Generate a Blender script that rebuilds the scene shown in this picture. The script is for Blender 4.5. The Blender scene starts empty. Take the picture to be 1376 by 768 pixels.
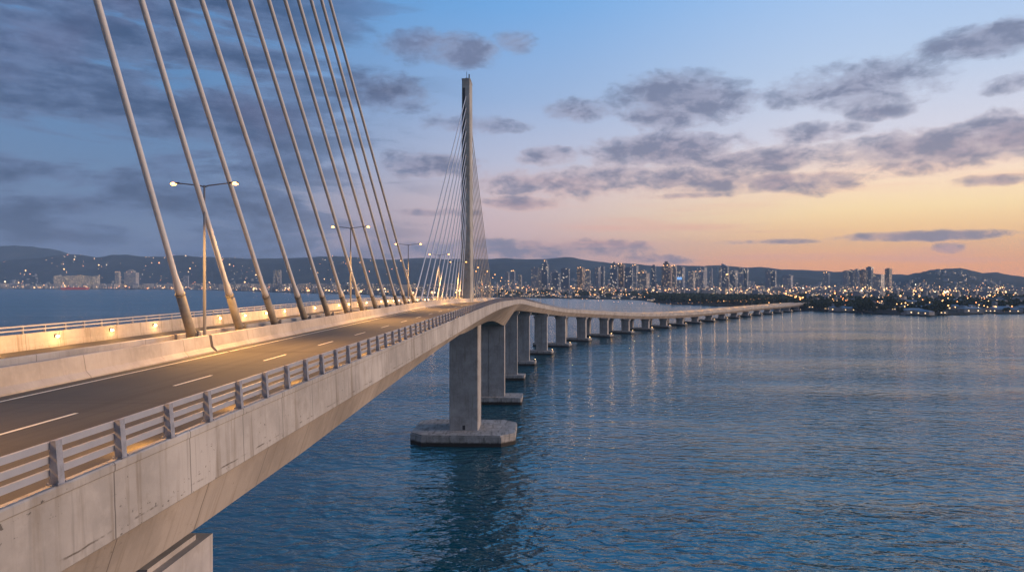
import bpy, bmesh, math, random
import numpy as np
from mathutils import Vector, Matrix
random.seed(7)
R = math.radians
scn = bpy.context.scene
COL = scn.collection

# ------------------------------------------------------------------ camera
CAMH = 60.0
YAW = math.atan(39 / 917.0)          # the camera looks a little left of the bridge axis (+Y)
PITCH = math.atan(4 / 917.0)
cam_d = bpy.data.cameras.new('camera')
cam_d.sensor_width = 36.0
cam_d.lens = 36.0 * 917.0 / 1376.0
cam_d.clip_start = 0.1
cam_d.clip_end = 80000
cam = bpy.data.objects.new('camera', cam_d)
COL.objects.link(cam)
cam.location = (0, 0, CAMH)
cam.rotation_euler = (math.pi / 2 - PITCH, 0, YAW)
scn.camera = cam
CM = cam.rotation_euler.to_matrix()


def ray(px, py):
    return CM @ Vector(((px - 688) / 917.0, (384 - py) / 917.0, -1.0))


def at_h(px, py, h):
    """the point at height h that stands at bearing px, py of the survey picture"""
    d = ray(px, py)
    t = (h - CAMH) / d.z
    return Vector((d.x * t, d.y * t, h))


def at_d(px, dist, h=0.0):
    """the point at bearing px and distance dist along the view axis"""
    d = ray(px, 384)
    return Vector((d.x * dist, d.y * dist, h))


# ------------------------------------------------------------------ object helpers
def tag(o, label=None, cat=None, group=None, kind=None):
    if label:
        o['label'] = label
    if cat:
        o['category'] = cat
    if group:
        o['group'] = group
    if kind:
        o['kind'] = kind
    return o


def empty(name, loc=(0, 0, 0), rz=0.0, label=None, cat=None, group=None):
    o = bpy.data.objects.new(name, None)
    COL.objects.link(o)
    o.location = loc
    o.rotation_euler = (0, 0, rz)
    o.empty_display_size = 0.5
    return tag(o, label, cat, group)


class MB:
    """collects faces with uvs (metres) for ONE mesh"""

    def __init__(self):
        self.v = []
        self.f = []
        self.uv = []
        self.mi = []
        self.sm = []

    def face(self, idx, uv=None, mi=0, smooth=False):
        self.f.append(tuple(idx))
        self.uv.append(uv)
        self.mi.append(mi)
        self.sm.append(smooth)

    def box(self, x0, x1, y0, y1, z0, z1, mi=0, M=None, skip=''):
        p = [(x0, y0, z0), (x1, y0, z0), (x1, y1, z0), (x0, y1, z0), (x0, y0, z1), (x1, y0, z1), (x1, y1, z1), (x0, y1, z1)]
        b = len(self.v)
        for q in p:
            q = Vector(q)
            self.v.append(tuple(M @ q if M else q))
        fs = {'b': (0, 3, 2, 1), 't': (4, 5, 6, 7), 'f': (0, 1, 5, 4), 'r': (1, 2, 6, 5), 'k': (2, 3, 7, 6), 'l': (3, 0, 4, 7)}
        for k, f in fs.items():
            if k in skip:
                continue
            if k in 'bt':
                uv = [(p[i][0], p[i][1]) for i in f]
            elif k in 'fk':
                uv = [(p[i][0], p[i][2]) for i in f]
            else:
                uv = [(p[i][1] + 31.7, p[i][2]) for i in f]
            self.face([b + i for i in f], uv, mi)
        return self

    def prism(self, poly, z0, z1, mi=0, top=None, mtop=None):
        """poly counter-clockwise seen from above; top = another polygon for a taper"""
        n = len(poly)
        b = len(self.v)
        top = top or poly
        for (x, y) in poly:
            self.v.append((x, y, z0))
        for (x, y) in top:
            self.v.append((x, y, z1))
        u = 0.0
        for i in range(n):
            j = (i + 1) % n
            w = math.hypot(poly[j][0] - poly[i][0], poly[j][1] - poly[i][1])
            self.face([b + i, b + j, b + n + j, b + n + i], [(u, z0), (u + w, z0), (u + w, z1), (u, z1)], mi)
            u += w
        self.face([b + n + i for i in range(n)], [tuple(q) for q in top], mi if mtop is None else mtop)
        self.face([b + i for i in reversed(range(n))], [tuple(q) for q in reversed(poly)], mi)
        return self

    def tube(self, pts, rad, n=10, mi=0, cap=True):
        pts = [Vector(p) for p in pts]
        if not isinstance(rad, (list, tuple)):
            rad = [rad] * len(pts)
        rings = []
        u = 0.0
        us = []
        for k, p in enumerate(pts):
            if k:
                u += (p - pts[k - 1]).length
            us.append(u)
            d = (pts[min(k + 1, len(pts) - 1)] - pts[max(k - 1, 0)]).normalized()
            a = Vector((0, 0, 1)) if abs(d.z) < 0.95 else Vector((0, 1, 0))
            s = d.cross(a).normalized()
            t = s.cross(d).normalized()
            b = len(self.v)
            for i in range(n):
                q = p + (s * math.cos(2 * math.pi * i / n) + t * math.sin(2 * math.pi * i / n)) * rad[k]
                self.v.append(tuple(q))
            rings.append(b)
        for k in range(len(pts) - 1):
            a, b = rings[k], rings[k + 1]
            for i in range(n):
                j = (i + 1) % n
                self.face([a + i, b + i, b + j, a + j], [(us[k], i * .1), (us[k + 1], i * .1), (us[k + 1], i * .1 + .1), (us[k], i * .1 + .1)], mi, True)
        if cap:
            self.face([rings[0] + i for i in range(n)], None, mi)
            self.face([rings[-1] + i for i in reversed(range(n))], None, mi)
        return self

    def ball(self, c, r, seg=8, rings=6, mi=0, sz=1.0):
        c = Vector(c)
        b = len(self.v)
        self.v.append(tuple(c + Vector((0, 0, r * sz))))
        for k in range(1, rings):
            th = math.pi * k / rings
            for i in range(seg):
                ph = 2 * math.pi * i / seg
                self.v.append((c.x + r * math.sin(th) * math.cos(ph), c.y + r * math.sin(th) * math.sin(ph), c.z + r * sz * math.cos(th)))
        self.v.append(tuple(c - Vector((0, 0, r * sz))))
        last = len(self.v) - 1
        for i in range(seg):
            j = (i + 1) % seg
            self.face([b, b + 1 + i, b + 1 + j], None, mi, True)
            for k in range(rings - 2):
                a = b + 1 + k * seg
                self.face([a + i, a + seg + i, a + seg + j, a + j], None, mi, True)
            a = b + 1 + (rings - 2) * seg
            self.face([a + i, last, a + j], None, mi, True)
        return self

    def build(self, name, mats, parent=None, bevel=0.0):
        me = bpy.data.meshes.new(name)
        me.from_pydata(self.v, [], self.f)
        if not isinstance(mats, (list, tuple)):
            mats = [mats]
        for m in mats:
            me.materials.append(m)
        me.polygons.foreach_set('material_index', self.mi)
        me.polygons.foreach_set('use_smooth', self.sm)
        ul = me.uv_layers.new(name='UVMap')
        arr = np.zeros((len(me.loops), 2), dtype=np.float32)
        k = 0
        for f, uv in zip(self.f, self.uv):
            for i in range(len(f)):
                if uv:
                    arr[k] = uv[i]
                k += 1
        ul.data.foreach_set('uv', arr.ravel())
        me.update()
        o = bpy.data.objects.new(name, me)
        COL.objects.link(o)
        if parent:
            o.parent = parent
        if bevel:
            b = o.modifiers.new('bevel', 'BEVEL')
            b.width = bevel
            b.segments = 2
            b.limit_method = 'ANGLE'
        return o


def copy_tree(o, parent=None, kids=None):
    c = o.copy()
    COL.objects.link(c)
    if parent:
        c.parent = parent
    for ch in o.children:
        copy_tree(ch, c)
    return c


ORD = ['first', 'second', 'third', 'fourth', 'fifth', 'sixth', 'seventh', 'eighth', 'ninth', 'tenth', 'eleventh', 'twelfth',
       'thirteenth', 'fourteenth', 'fifteenth', 'sixteenth', 'seventeenth', 'eighteenth', 'nineteenth', 'twentieth']
ORD += ['twenty-' + w for w in ORD[:9]] + ['thirtieth'] + ['thirty-' + w for w in ORD[:9]] + ['fortieth'] + ['forty-' + w for w in ORD[:9]]


# ------------------------------------------------------------------ materials
class NT:
    def __init__(self, tree):
        self.t = tree
        self.n = tree.nodes
        self.n.clear()

    def node(self, typ, **kw):
        nd = self.n.new(typ)
        for k, v in kw.items():
            setattr(nd, k, v)
        return nd

    def link(self, a, b):
        self.t.links.new(a, b)

    def sock(self, nd, i, v):
        if v is None:
            return
        if hasattr(v, 'is_output'):
            self.link(v, nd.inputs[i])
        else:
            nd.inputs[i].default_value = v

    def math(self, op, a, b=None, c=None, clamp=False):
        nd = self.node('ShaderNodeMath', operation=op, use_clamp=clamp)
        for i, v in enumerate((a, b, c)):
            self.sock(nd, i, v)
        return nd.outputs[0]

    def vmath(self, op, a, b=None):
        nd = self.node('ShaderNodeVectorMath', operation=op)
        self.sock(nd, 0, a)
        self.sock(nd, 1, b)
        return nd.outputs[0]

    def mix(self, fac, a, b, blend='MIX'):
        nd = self.node('ShaderNodeMix', data_type='RGBA', blend_type=blend)
        nd.clamp_factor = True
        self.sock(nd, 0, fac)
        self.sock(nd, 6, a if hasattr(a, 'is_output') else (*a, 1)[:4])
        self.sock(nd, 7, b if hasattr(b, 'is_output') else (*b, 1)[:4])
        return nd.outputs[2]

    def ramp(self, fac, stops, interp='LINEAR'):
        nd = self.node('ShaderNodeValToRGB')
        nd.color_ramp.interpolation = interp
        el = nd.color_ramp.elements
        while len(el) < len(stops):
            el.new(0.5)
        for e, (p, c) in zip(el, stops):
            e.position = p
            e.color = (*c, 1)[:4] if isinstance(c, (tuple, list)) else (c, c, c, 1)
        self.sock(nd, 0, fac)
        return nd.outputs[0]

    def noise(self, vec, scale, detail=4, rough=0.5, dist=0.0):
        nd = self.node('ShaderNodeTexNoise')
        nd.inputs['Scale'].default_value = scale
        nd.inputs['Detail'].default_value = detail
        nd.inputs['Roughness'].default_value = rough
        nd.inputs['Distortion'].default_value = dist
        if vec is not None:
            self.link(vec, nd.inputs['Vector'])
        return nd.outputs[0]

    def mapping(self, vec, loc=(0, 0, 0), rot=(0, 0, 0), scale=(1, 1, 1)):
        nd = self.node('ShaderNodeMapping')
        self.link(vec, nd.inputs[0])
        nd.inputs[1].default_value = loc
        nd.inputs[2].default_value = rot
        nd.inputs[3].default_value = scale
        return nd.outputs[0]

    def smooth(self, v, lo, hi):
        nd = self.node('ShaderNodeMapRange', interpolation_type='SMOOTHSTEP')
        self.sock(nd, 0, v)
        nd.inputs[1].default_value = lo
        nd.inputs[2].default_value = hi
        nd.inputs[3].default_value = 0
        nd.inputs[4].default_value = 1
        return nd.outputs[0]

    def bump(self, h, strength=0.3, dist=0.02):
        nd = self.node('ShaderNodeBump')
        nd.inputs['Strength'].default_value = strength
        nd.inputs['Distance'].default_value = dist
        self.link(h, nd.inputs['Height'])
        return nd.outputs[0]

    def principled(self, color, rough=0.6, metal=0.0, normal=None, emis=None, estr=0.0, ior=1.45, spec=0.5):
        nd = self.node('ShaderNodeBsdfPrincipled')
        self.sock(nd, 'Base Color', color if hasattr(color, 'is_output') else (*color, 1)[:4])
        self.sock(nd, 'Roughness', rough)
        self.sock(nd, 'Metallic', metal)
        nd.inputs['IOR'].default_value = ior
        nd.inputs['Specular IOR Level'].default_value = spec
        if normal is not None:
            self.link(normal, nd.inputs['Normal'])
        if emis is not None:
            self.sock(nd, 'Emission Color', emis if hasattr(emis, 'is_output') else (*emis, 1)[:4])
            self.sock(nd, 'Emission Strength', estr)
        out = self.node('ShaderNodeOutputMaterial')
        self.link(nd.outputs[0], out.inputs[0])
        return nd


def new_mat(name):
    m = bpy.data.materials.new(name)
    m.use_nodes = True
    m.cycles.emission_sampling = 'NONE'
    return m, NT(m.node_tree)


def concrete(name, base, joint=0.0, streak=0.5, stain=(0.16, 0.12, 0.08), grime=0.5, pits=0.0, lift=0.0, vjoint=0.0):
    """cast concrete: cloudy tone, run-off streaks down the face, joints every `joint` metres along"""
    m, t = new_mat(name)
    tc = t.node('ShaderNodeTexCoord')
    uv = tc.outputs['UV']
    ob = tc.outputs['Object']
    dark = tuple(c * 0.62 for c in base)
    n1 = t.noise(ob, 0.16, 6, 0.62)
    n2 = t.noise(ob, 1.7, 6, 0.6)
    c = t.mix(t.smooth(n1, 0.32, 0.68), dark, base)
    c = t.mix(t.math('MULTIPLY', t.smooth(n2, 0.45, 0.75), 0.30), c, tuple(b * 1.15 for b in base))
    # streaks that run down: noise squeezed along the run, stretched down the face
    sv = t.mapping(uv, scale=(1.5, 0.10, 1))
    ns = t.noise(sv, 1.0, 5, 0.6)
    c = t.mix(t.math('MULTIPLY', t.smooth(ns, 0.52, 0.72), streak), c, stain)
    sv2 = t.mapping(uv, loc=(7, 3, 0), scale=(4.3, 0.22, 1))
    ns2 = t.noise(sv2, 1.0, 3, 0.55)
    c = t.mix(t.math('MULTIPLY', t.smooth(ns2, 0.56, 0.74), streak * 0.7), c, tuple(b * 0.45 for b in base))
    if grime:
        ng = t.noise(ob, 0.55, 8, 0.72)
        c = t.mix(t.math('MULTIPLY', t.smooth(ng, 0.54, 0.72), grime), c, stain)
    h = n2
    if pits:
        np_ = t.noise(t.mapping(uv, scale=(1, 1.4, 1)), 4.2, 3, 0.6)
        pm = t.smooth(np_, 0.635, 0.68)
        gate = t.smooth(t.noise(uv, 0.45, 2, 0.5), 0.5, 0.62)
        c = t.mix(t.math('MULTIPLY', t.math('MULTIPLY', pm, gate), pits), c, (0.05, 0.04, 0.032))
    sep = t.node('ShaderNodeSeparateXYZ')
    t.link(uv, sep.inputs[0])
    wob = t.math('MULTIPLY', t.math('SUBTRACT', t.noise(uv, 0.5, 3, 0.6), 0.5), 0.12)
    if joint:
        fr = t.math('FRACT', t.math('DIVIDE', t.math('ADD', sep.outputs[0], wob), joint))
        d = t.math('MULTIPLY', t.math('ABSOLUTE', t.math('SUBTRACT', fr, 0.5)), joint)
        c = t.mix(t.math('MULTIPLY', t.math('SUBTRACT', 1.0, t.smooth(d, 0.012, 0.035)), 0.75), c, (0.05, 0.04, 0.035))
        # tone differs a little from one pour to the next
        cell = t.math('FLOOR', t.math('DIVIDE', sep.outputs[0], joint))
        wn = t.node('ShaderNodeTexWhiteNoise', noise_dimensions='1D')
        t.link(cell, wn.inputs['W'])
        c = t.mix(t.math('MULTIPLY', wn.outputs[0], 0.22), c, tuple(b * 0.6 for b in base))
        # shutter-board seams
        fr2 = t.math('FRACT', t.math('DIVIDE', sep.outputs[0], joint / 4.0))
        d2 = t.math('MULTIPLY', t.math('ABSOLUTE', t.math('SUBTRACT', fr2, 0.5)), joint / 4.0)
        c = t.mix(t.math('MULTIPLY', t.math('SUBTRACT', 1.0, t.smooth(d2, 0.006, 0.02)), 0.22), c, dark)
    if lift:
        fr = t.math('FRACT', t.math('DIVIDE', t.math('ADD', sep.outputs[1], wob), lift))
        d = t.math('MULTIPLY', t.math('ABSOLUTE', t.math('SUBTRACT', fr, 0.5)), lift)
        c = t.mix(t.math('MULTIPLY', t.math('SUBTRACT', 1.0, t.smooth(d, 0.02, 0.09)), 0.38), c, dark)
        cell = t.math('FLOOR', t.math('DIVIDE', sep.outputs[1], lift))
        wn = t.node('ShaderNodeTexWhiteNoise', noise_dimensions='1D')
        t.link(cell, wn.inputs['W'])
        c = t.mix(t.math('MULTIPLY', wn.outputs[0], 0.25), c, dark)
    if vjoint:
        wob2 = t.math('MULTIPLY', t.math('SUBTRACT', t.noise(uv, 0.8, 5, 0.7), 0.5), 0.16)
        dv = t.math('ABSOLUTE', t.math('SUBTRACT', t.math('ADD', sep.outputs[1], wob2), vjoint))
        gate2 = t.smooth(t.noise(t.mapping(uv, loc=(4, 0, 0), scale=(0.5, 0.3, 1)), 1.0, 4, 0.7), 0.48, 0.6)
        c = t.mix(t.math('MULTIPLY', t.math('MULTIPLY', t.math('SUBTRACT', 1.0, t.smooth(dv, 0.008, 0.04)), gate2), 0.85), c, (0.07, 0.05, 0.035))
    nb = t.bump(t.noise(ob, 9.0, 6, 0.65), 0.25, 0.03)
    t.principled(c, 0.82, normal=nb, spec=0.3)
    return m


M = {}
M['concrete'] = concrete('pale concrete', (0.46, 0.415, 0.385), streak=0.30, grime=0.22)
M['fascia'] = concrete('parapet concrete', (0.45, 0.405, 0.36), joint=4.0, streak=0.75, grime=0.38, pits=0.9, vjoint=3.05)
M['girder'] = concrete('girder concrete', (0.40, 0.335, 0.28), joint=5.3, streak=0.55, grime=0.40, pits=0.5)
M['barrier'] = concrete('barrier concrete', (0.43, 0.39, 0.35), streak=0.25, grime=0.12, joint=11.0)
M['pier'] = concrete('pier concrete', (0.40, 0.375, 0.355), streak=0.50, grime=0.35, lift=6.0)
M['pylon'] = concrete('pylon concrete', (0.41, 0.395, 0.36), streak=0.45, grime=0.2, lift=4.0)



def footing_mat():
    m, t = new_mat('footing concrete')
    tc = t.node('ShaderNodeTexCoord')
    ob, uv = tc.outputs['Object'], tc.outputs['UV']
    geo = t.node('ShaderNodeNewGeometry')
    sep = t.node('ShaderNodeSeparateXYZ')
    t.link(geo.outputs['Position'], sep.inputs[0])
    n = t.noise(ob, 0.35, 7, 0.65)
    c = t.mix(t.smooth(n, 0.35, 0.7), (0.24, 0.22, 0.2), (0.40, 0.365, 0.335))
    ns = t.noise(t.mapping(uv, scale=(0.8, 0.12, 1)), 1.0, 5, 0.6)
    c = t.mix(t.math('MULTIPLY', t.smooth(ns, 0.5, 0.66), 0.6), c, (0.06, 0.05, 0.042))
    # tide mark: dark weed and rust just above the water
    z = t.math('ADD', sep.outputs[2], t.math('MULTIPLY', t.math('SUBTRACT', t.noise(uv, 0.7, 5, 0.7), 0.5), 1.3))
    c = t.mix(t.smooth(z, 1.9, 1.1), c, (0.03, 0.024, 0.02))
    t.principled(c, 0.8, normal=t.bump(t.noise(ob, 3, 6, 0.6), 0.3, 0.05), spec=0.3)
    return m


M['footing'] = footing_mat()


def asphalt():
    m, t = new_mat('asphalt')
    tc = t.node('ShaderNodeTexCoord')
    uv = tc.outputs['UV']
    fine = t.noise(uv, 40.0, 3, 0.7)
    big = t.noise(uv, 0.12, 5, 0.6)
    lane = t.noise(t.mapping(uv, scale=(0.02, 0.9, 1)), 1.0, 4, 0.6)
    c = t.mix(t.smooth(big, 0.3, 0.7), (0.062, 0.056, 0.048), (0.085, 0.076, 0.064))
    c = t.mix(t.math('MULTIPLY', t.smooth(lane, 0.42, 0.66), 0.7), c, (0.048, 0.043, 0.037))
    c = t.mix(t.math('MULTIPLY', t.smooth(fine, 0.4, 0.7), 0.3), c, (0.11, 0.10, 0.085))
    # a few tar-filled cracks across the lanes
    wv = t.noise(t.mapping(uv, scale=(0.09, 0.012, 1)), 1.0, 2, 0.5, 0.6)
    cr = t.math('ABSOLUTE', t.math('SUBTRACT', wv, 0.5))
    c = t.mix(t.math('MULTIPLY', t.math('SUBTRACT', 1.0, t.smooth(cr, 0.0006, 0.0016)), 0.6), c, (0.025, 0.023, 0.02))
    t.principled(c, 0.78, normal=t.bump(fine, 0.3, 0.01), spec=0.35)
    return m


M['asphalt'] = asphalt()
M['rubber_early'] = concrete('joint filler', (0.035, 0.032, 0.03))


def simple(name, col, rough=0.6, metal=0.0, var=0.25, scale=3.0, spec=0.5):
    m, t = new_mat(name)
    tc = t.node('ShaderNodeTexCoord')
    n = t.noise(tc.outputs['Object'], scale, 6, 0.65)
    c = t.mix(t.math('MULTIPLY', t.smooth(n, 0.35, 0.7), var * 2), col, tuple(x * (1 - var * 1.6) for x in col))
    t.principled(c, rough, metal, spec=spec)
    return m


def emit(name, col, strength):
    m, t = new_mat(name)
    t.principled((0.8, 0.8, 0.8), 0.4, emis=col, estr=strength)
    return m


M['paint'] = simple('worn road paint', (0.72, 0.66, 0.52), 0.6, 0, 0.22, 1.5)
M['steel'] = simple('galvanised steel', (0.36, 0.36, 0.385), 0.50, 0.35, 0.16, 2.2)
M['post'] = simple('galvanised post steel', (0.30, 0.30, 0.33), 0.55, 0.30, 0.35, 3.0)
M['cable'] = simple('pale cable sheath', (0.48, 0.475, 0.485), 0.5, 0.0, 0.12, 0.6)
M['sleeve'] = simple('steel cable sleeve', (0.19, 0.175, 0.155), 0.55, 0.1, 0.3, 1.5)
M['dark'] = simple('dark steel', (0.05, 0.05, 0.055), 0.5, 0.4, 0.2, 4)
M['rubber'] = simple('bearing rubber', (0.02, 0.02, 0.02), 0.8, 0, 0.2, 4)
M['pole'] = simple('lamp pole steel', (0.16, 0.16, 0.17), 0.8, 0.0, 0.12, 1.0, 0.2)
M['lamp'] = emit('sodium lamp lens', (1.0, 0.42, 0.09), 8)
M['lampfar'] = emit('distant lamp lens', (1.0, 0.46, 0.13), 6.5)
M['lampdim'] = emit('dim window lamp', (1.0, 0.54, 0.20), 3.2)
M['lampwarm'] = emit('warm house lamp', (1.0, 0.52, 0.18), 5)
M['lampwhite'] = emit('white lamp lens', (1.0, 0.78, 0.50), 5)
M['lampred'] = emit('orange lamp lens', (1.0, 0.30, 0.07), 7)
M['walllamp'] = emit('wall light lens', (1.0, 0.62, 0.26), 26)
M['head'] = emit('headlight lens', (1.0, 0.93, 0.82), 60)


# ------------------------------------------------------------------ bridge axis
AX = [(-60, -27, 3.81), (0, -27, 3.81), (60, -27, 3.81), (110, -27, 3.81), (150, -27, 3.86), (200, -27, 4.35), (254, -27, 5.45), (300, -26.85, 6.3), (342, -26.3, 7.1), (385, -25.6, 8.2), (425, -24.3, 9.7),
      (500, -19.0, 13.3), (578, -9.0, 18.0), (648, 8.2, 23.2), (712, 33, 27.3), (770, 63, 31.2), (823, 93, 34.8), (875, 124, 37.6),
      (990, 194, 41.6), (1060, 238, 42.6), (1148, 295, 43), (1310, 406, 43), (1470, 522, 43), (1640, 652, 43.5)]
_Y = np.array([a[0] for a in AX], float)


def pchip(x, y):
    h = np.diff(x)
    d = np.diff(y) / h
    m = np.zeros_like(y)
    m[1:-1] = (d[:-1] * h[1:] + d[1:] * h[:-1]) / (h[1:] + h[:-1])
    m[0], m[-1] = d[0], d[-1]
    return m


def herm(x, y, m, q):
    i = int(np.clip(np.searchsorted(x, q) - 1, 0, len(x) - 2))
    h = x[i + 1] - x[i]
    t = (q - x[i]) / h
    return (y[i] * (1 + 2 * t) * (1 - t) ** 2 + m[i] * h * t * (1 - t) ** 2 + y[i + 1] * t * t * (3 - 2 * t) + m[i + 1] * h * t * t * (t - 1))


_X = np.array([a[1] for a in AX], float)
_H = np.array([a[2] for a in AX], float)
_mx, _mh = pchip(_Y, _X), pchip(_Y, _H)
# dense arc-length table
_q = np.linspace(-60, 1640, 3401)
_px = np.array([herm(_Y, _X, _mx, q) for q in _q])
_ph = np.array([herm(_Y, _H, _mh, q) for q in _q])
# smooth the plan and the profile
k = np.ones(61) / 61


def sm(a, kk=k):
    n = len(kk) // 2
    e = np.concatenate([2 * a[0] - a[1:n + 1][::-1], a, 2 * a[-1] - a[-n - 1:-1][::-1]])
    return np.convolve(e, kk, 'valid')


_px, _ph = sm(sm(_px)), sm(sm(_ph))
_s = np.concatenate([[0], np.cumsum(np.hypot(np.diff(_q), np.diff(_px)))]) - 60.0


class Fr:
    pass


def frame(s):
    f = Fr()
    y = float(np.interp(s, _s, _q))
    x = float(np.interp(s, _s, _px))
    y2, x2 = float(np.interp(s + 1.5, _s, _q)), float(np.interp(s + 1.5, _s, _px))
    y1, x1 = float(np.interp(s - 1.5, _s, _q)), float(np.interp(s - 1.5, _s, _px))
    L = math.hypot(x2 - x1, y2 - y1)
    f.t = ((x2 - x1) / L, (y2 - y1) / L)
    f.r = (f.t[1], -f.t[0])
    f.c = (x, y)
    f.z = CAMH - float(np.interp(s, _s, _ph)) - 1.69      # road level
    f.rz = math.atan2(-f.t[0], f.t[1])
    f.s = s
    return f


def P(s, o, z):
    f = frame(s)
    return Vector((f.c[0] + f.r[0] * o, f.c[1] + f.r[1] * o, f.z + z))


def s_at_y(y):
    return float(np.interp(y, _q, _s))


def stations(s0, s1):
    out = [s0]
    while out[-1] < s1 - 1e-6:
        s = out[-1]
        st = 4.0 if s < 150 else (6.0 if s < 700 else 10.0)
        out.append(min(s1, s + st))
    return out


S_END = float(_s[-1]) - 2
S0 = -55.0


def sweep(prof, s0, s1, mb=None, mi=0, closed=True, smooth=False, caps=True, sts=None):
    """prof: list of (offset, height) or a function of s; swept along the bridge axis"""
    mb = mb or MB()
    sts = sts or stations(s0, s1)
    rows = []
    for s in sts:
        pr = prof(s) if callable(prof) else prof
        f = frame(s)
        b = len(mb.v)
        vv = [0.0]
        for i, (o, z) in enumerate(pr):
            mb.v.append((f.c[0] + f.r[0] * o, f.c[1] + f.r[1] * o, f.z + z))
            if i:
                vv.append(vv[-1] + math.hypot(o - pr[i - 1][0], z - pr[i - 1][1]))
        vv.append(vv[-1] + math.hypot(pr[-1][0] - pr[0][0], pr[-1][1] - pr[0][1]))
        rows.append((b, vv, s))
    n = len(pr)
    for k in range(len(sts) - 1):
        (a, va, sa), (b, vb, sb) = rows[k], rows[k + 1]
        for i in range(n if closed else n - 1):
            j = (i + 1) % n
            mb.face([a + i, b + i, b + j, a + j], [(sa, va[i]), (sb, vb[i]), (sb, vb[i + 1]), (sa, va[i + 1])], mi, smooth)
    if closed and caps:
        mb.face([rows[0][0] + i for i in range(n)], None, mi)
        mb.face([rows[-1][0] + i for i in reversed(range(n))], None, mi)
    return mb


def interp(tab, s):
    return float(np.interp(s, [a for a, _ in tab], [b for _, b in tab]))


# underside: where the sloping web ends (offset from axis, depth below the top rail)
OB = [(-60, 14.6), (104, 14.6), (118, 13.8), (149, 12.0), (212, 8.0), (250, 4.2), (262, 4.2), (280, 5.6), (305, 7.2), (340, 8.2), (350, 8.8), (367, 9.5), (392, 10.0), (425, 10.8), (500, 12.6), (2000, 12.6)]
DB = [(-60, 5.1), (35, 5.0), (82, 4.2), (104, 4.05), (118, 4.85), (149, 6.2), (180, 7.3), (212, 8.6), (250, 10.2), (262, 10.2), (275, 9.75), (290, 10.0), (305, 11.2), (320, 12.7), (334, 13.9), (343, 13.9), (348, 12.0), (356, 10.4), (367, 9.2), (392, 7.9), (412, 7.5), (500, 7.9), (2000, 7.6)]
FD = [(-60, 3.14), (300, 3.14), (500, 4.3), (2000, 4.3)]

bridge = empty('bridge_deck', (0, 0, 0), 0, 'long pale concrete bridge deck curving away over the water to the far shore', 'bridge')


def girder_prof(s):
    ob, db, fd = interp(OB, s), interp(DB, s), interp(FD, s)
    zt = 1.69 - fd
    zb = 1.69 - db
    return [(15.22, zt + 0.5), (15.22, zt - 0.02), (ob, zb), (-ob, zb), (-15.22, zt - 0.02), (-15.22, zt + 0.5), (-12, -0.35), (12, -0.35)]


sts = sorted(set(stations(S0, S_END) + [a for a, _ in DB if -50 < a < 500] + [275 + 4 * i for i in range(36)]))
sts = [x for i, x in enumerate(sts) if i == 0 or x - sts[i - 1] > 0.4]
sweep(girder_prof, S0, S_END, sts=sts).build('girder', M['girder'], bridge)
# near parapet: kerb, outer face with a slight batter and a drip nose
near_par = lambda s: [(15.12, -0.3), (15.12, 0.60), (15.16, 0.64), (15.42, 0.64), (15.46, 0.60), (15.46, 0.42), (15.43, 0.38), (15.50, 1.69 - interp(FD, s) + 0.04), (15.46, 1.69 - interp(FD, s)), (15.25, 1.69 - interp(FD, s)), (15.25, -0.3)]
sweep(near_par, S0, S_END).build('parapet', M['fascia'], bridge)
far_par = lambda s: [(-15.0, -0.3), (-15.25, -0.3), (-15.25, 1.69 - interp(FD, s)), (-15.5, 1.69 - interp(FD, s)), (-15.45, 1.34), (-15.12, 1.34), (-15.06, 0.5), (-15.0, 0.2)]
sweep(far_par, S0, S_END).build('parapet', M['fascia'], bridge)
sweep([(0.95, -0.3), (0.95, -0.02), (0.22, 0.16), (-2.34, 0.16), (-2.95, -0.02), (-2.95, -0.3)], S0, S_END).build('median_strip', M['concrete'], bridge)

# roads (structure)
road = sweep([(0.90, 0.0), (15.14, 0.0)], S0, S_END, closed=False).build('road', M['asphalt'])
tag(road, kind='structure')
road2 = sweep([(-15.02, 0.0), (-2.90, 0.0)], S0, S_END, closed=False).build('road', M['asphalt'])
tag(road2, kind='structure')
mk = MB()
sweep([(1.86, 0.006), (2.03, 0.006)], S0, S_END, mk, closed=False)
sweep([(14.55, 0.006), (14.70, 0.006)], S0, S_END, mk, closed=False)
sweep([(-3.6, 0.006), (-3.45, 0.006)], S0, S_END, mk, closed=False)
s = 35.6 - 12 * 7.9
s = 35.7 - 11.85 * 7
while s < 700:
    sweep([(7.28, 0.006), (7.46, 0.006)], s, s + 4.2, mk, closed=False)
    sweep([(-9.2, 0.006), (-9.05, 0.006)], s, s + 4.2, mk, closed=False)
    s += 11.85
tag(mk.build('road_marking', M['paint']), kind='structure')
for sj in (53.62, 228.0):
    o_ = sweep([(0.92, 0.009), (15.10, 0.009)], sj, sj + 0.22, closed=False, sts=[sj, sj + 0.22]).build('expansion_joint', M['rubber_early'], bridge)
# wet drain strip along the kerb
tag(sweep([(14.86, 0.007), (15.10, 0.007)], S0, S_END, closed=False).build('gutter', M['concrete']), kind='structure')

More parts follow.
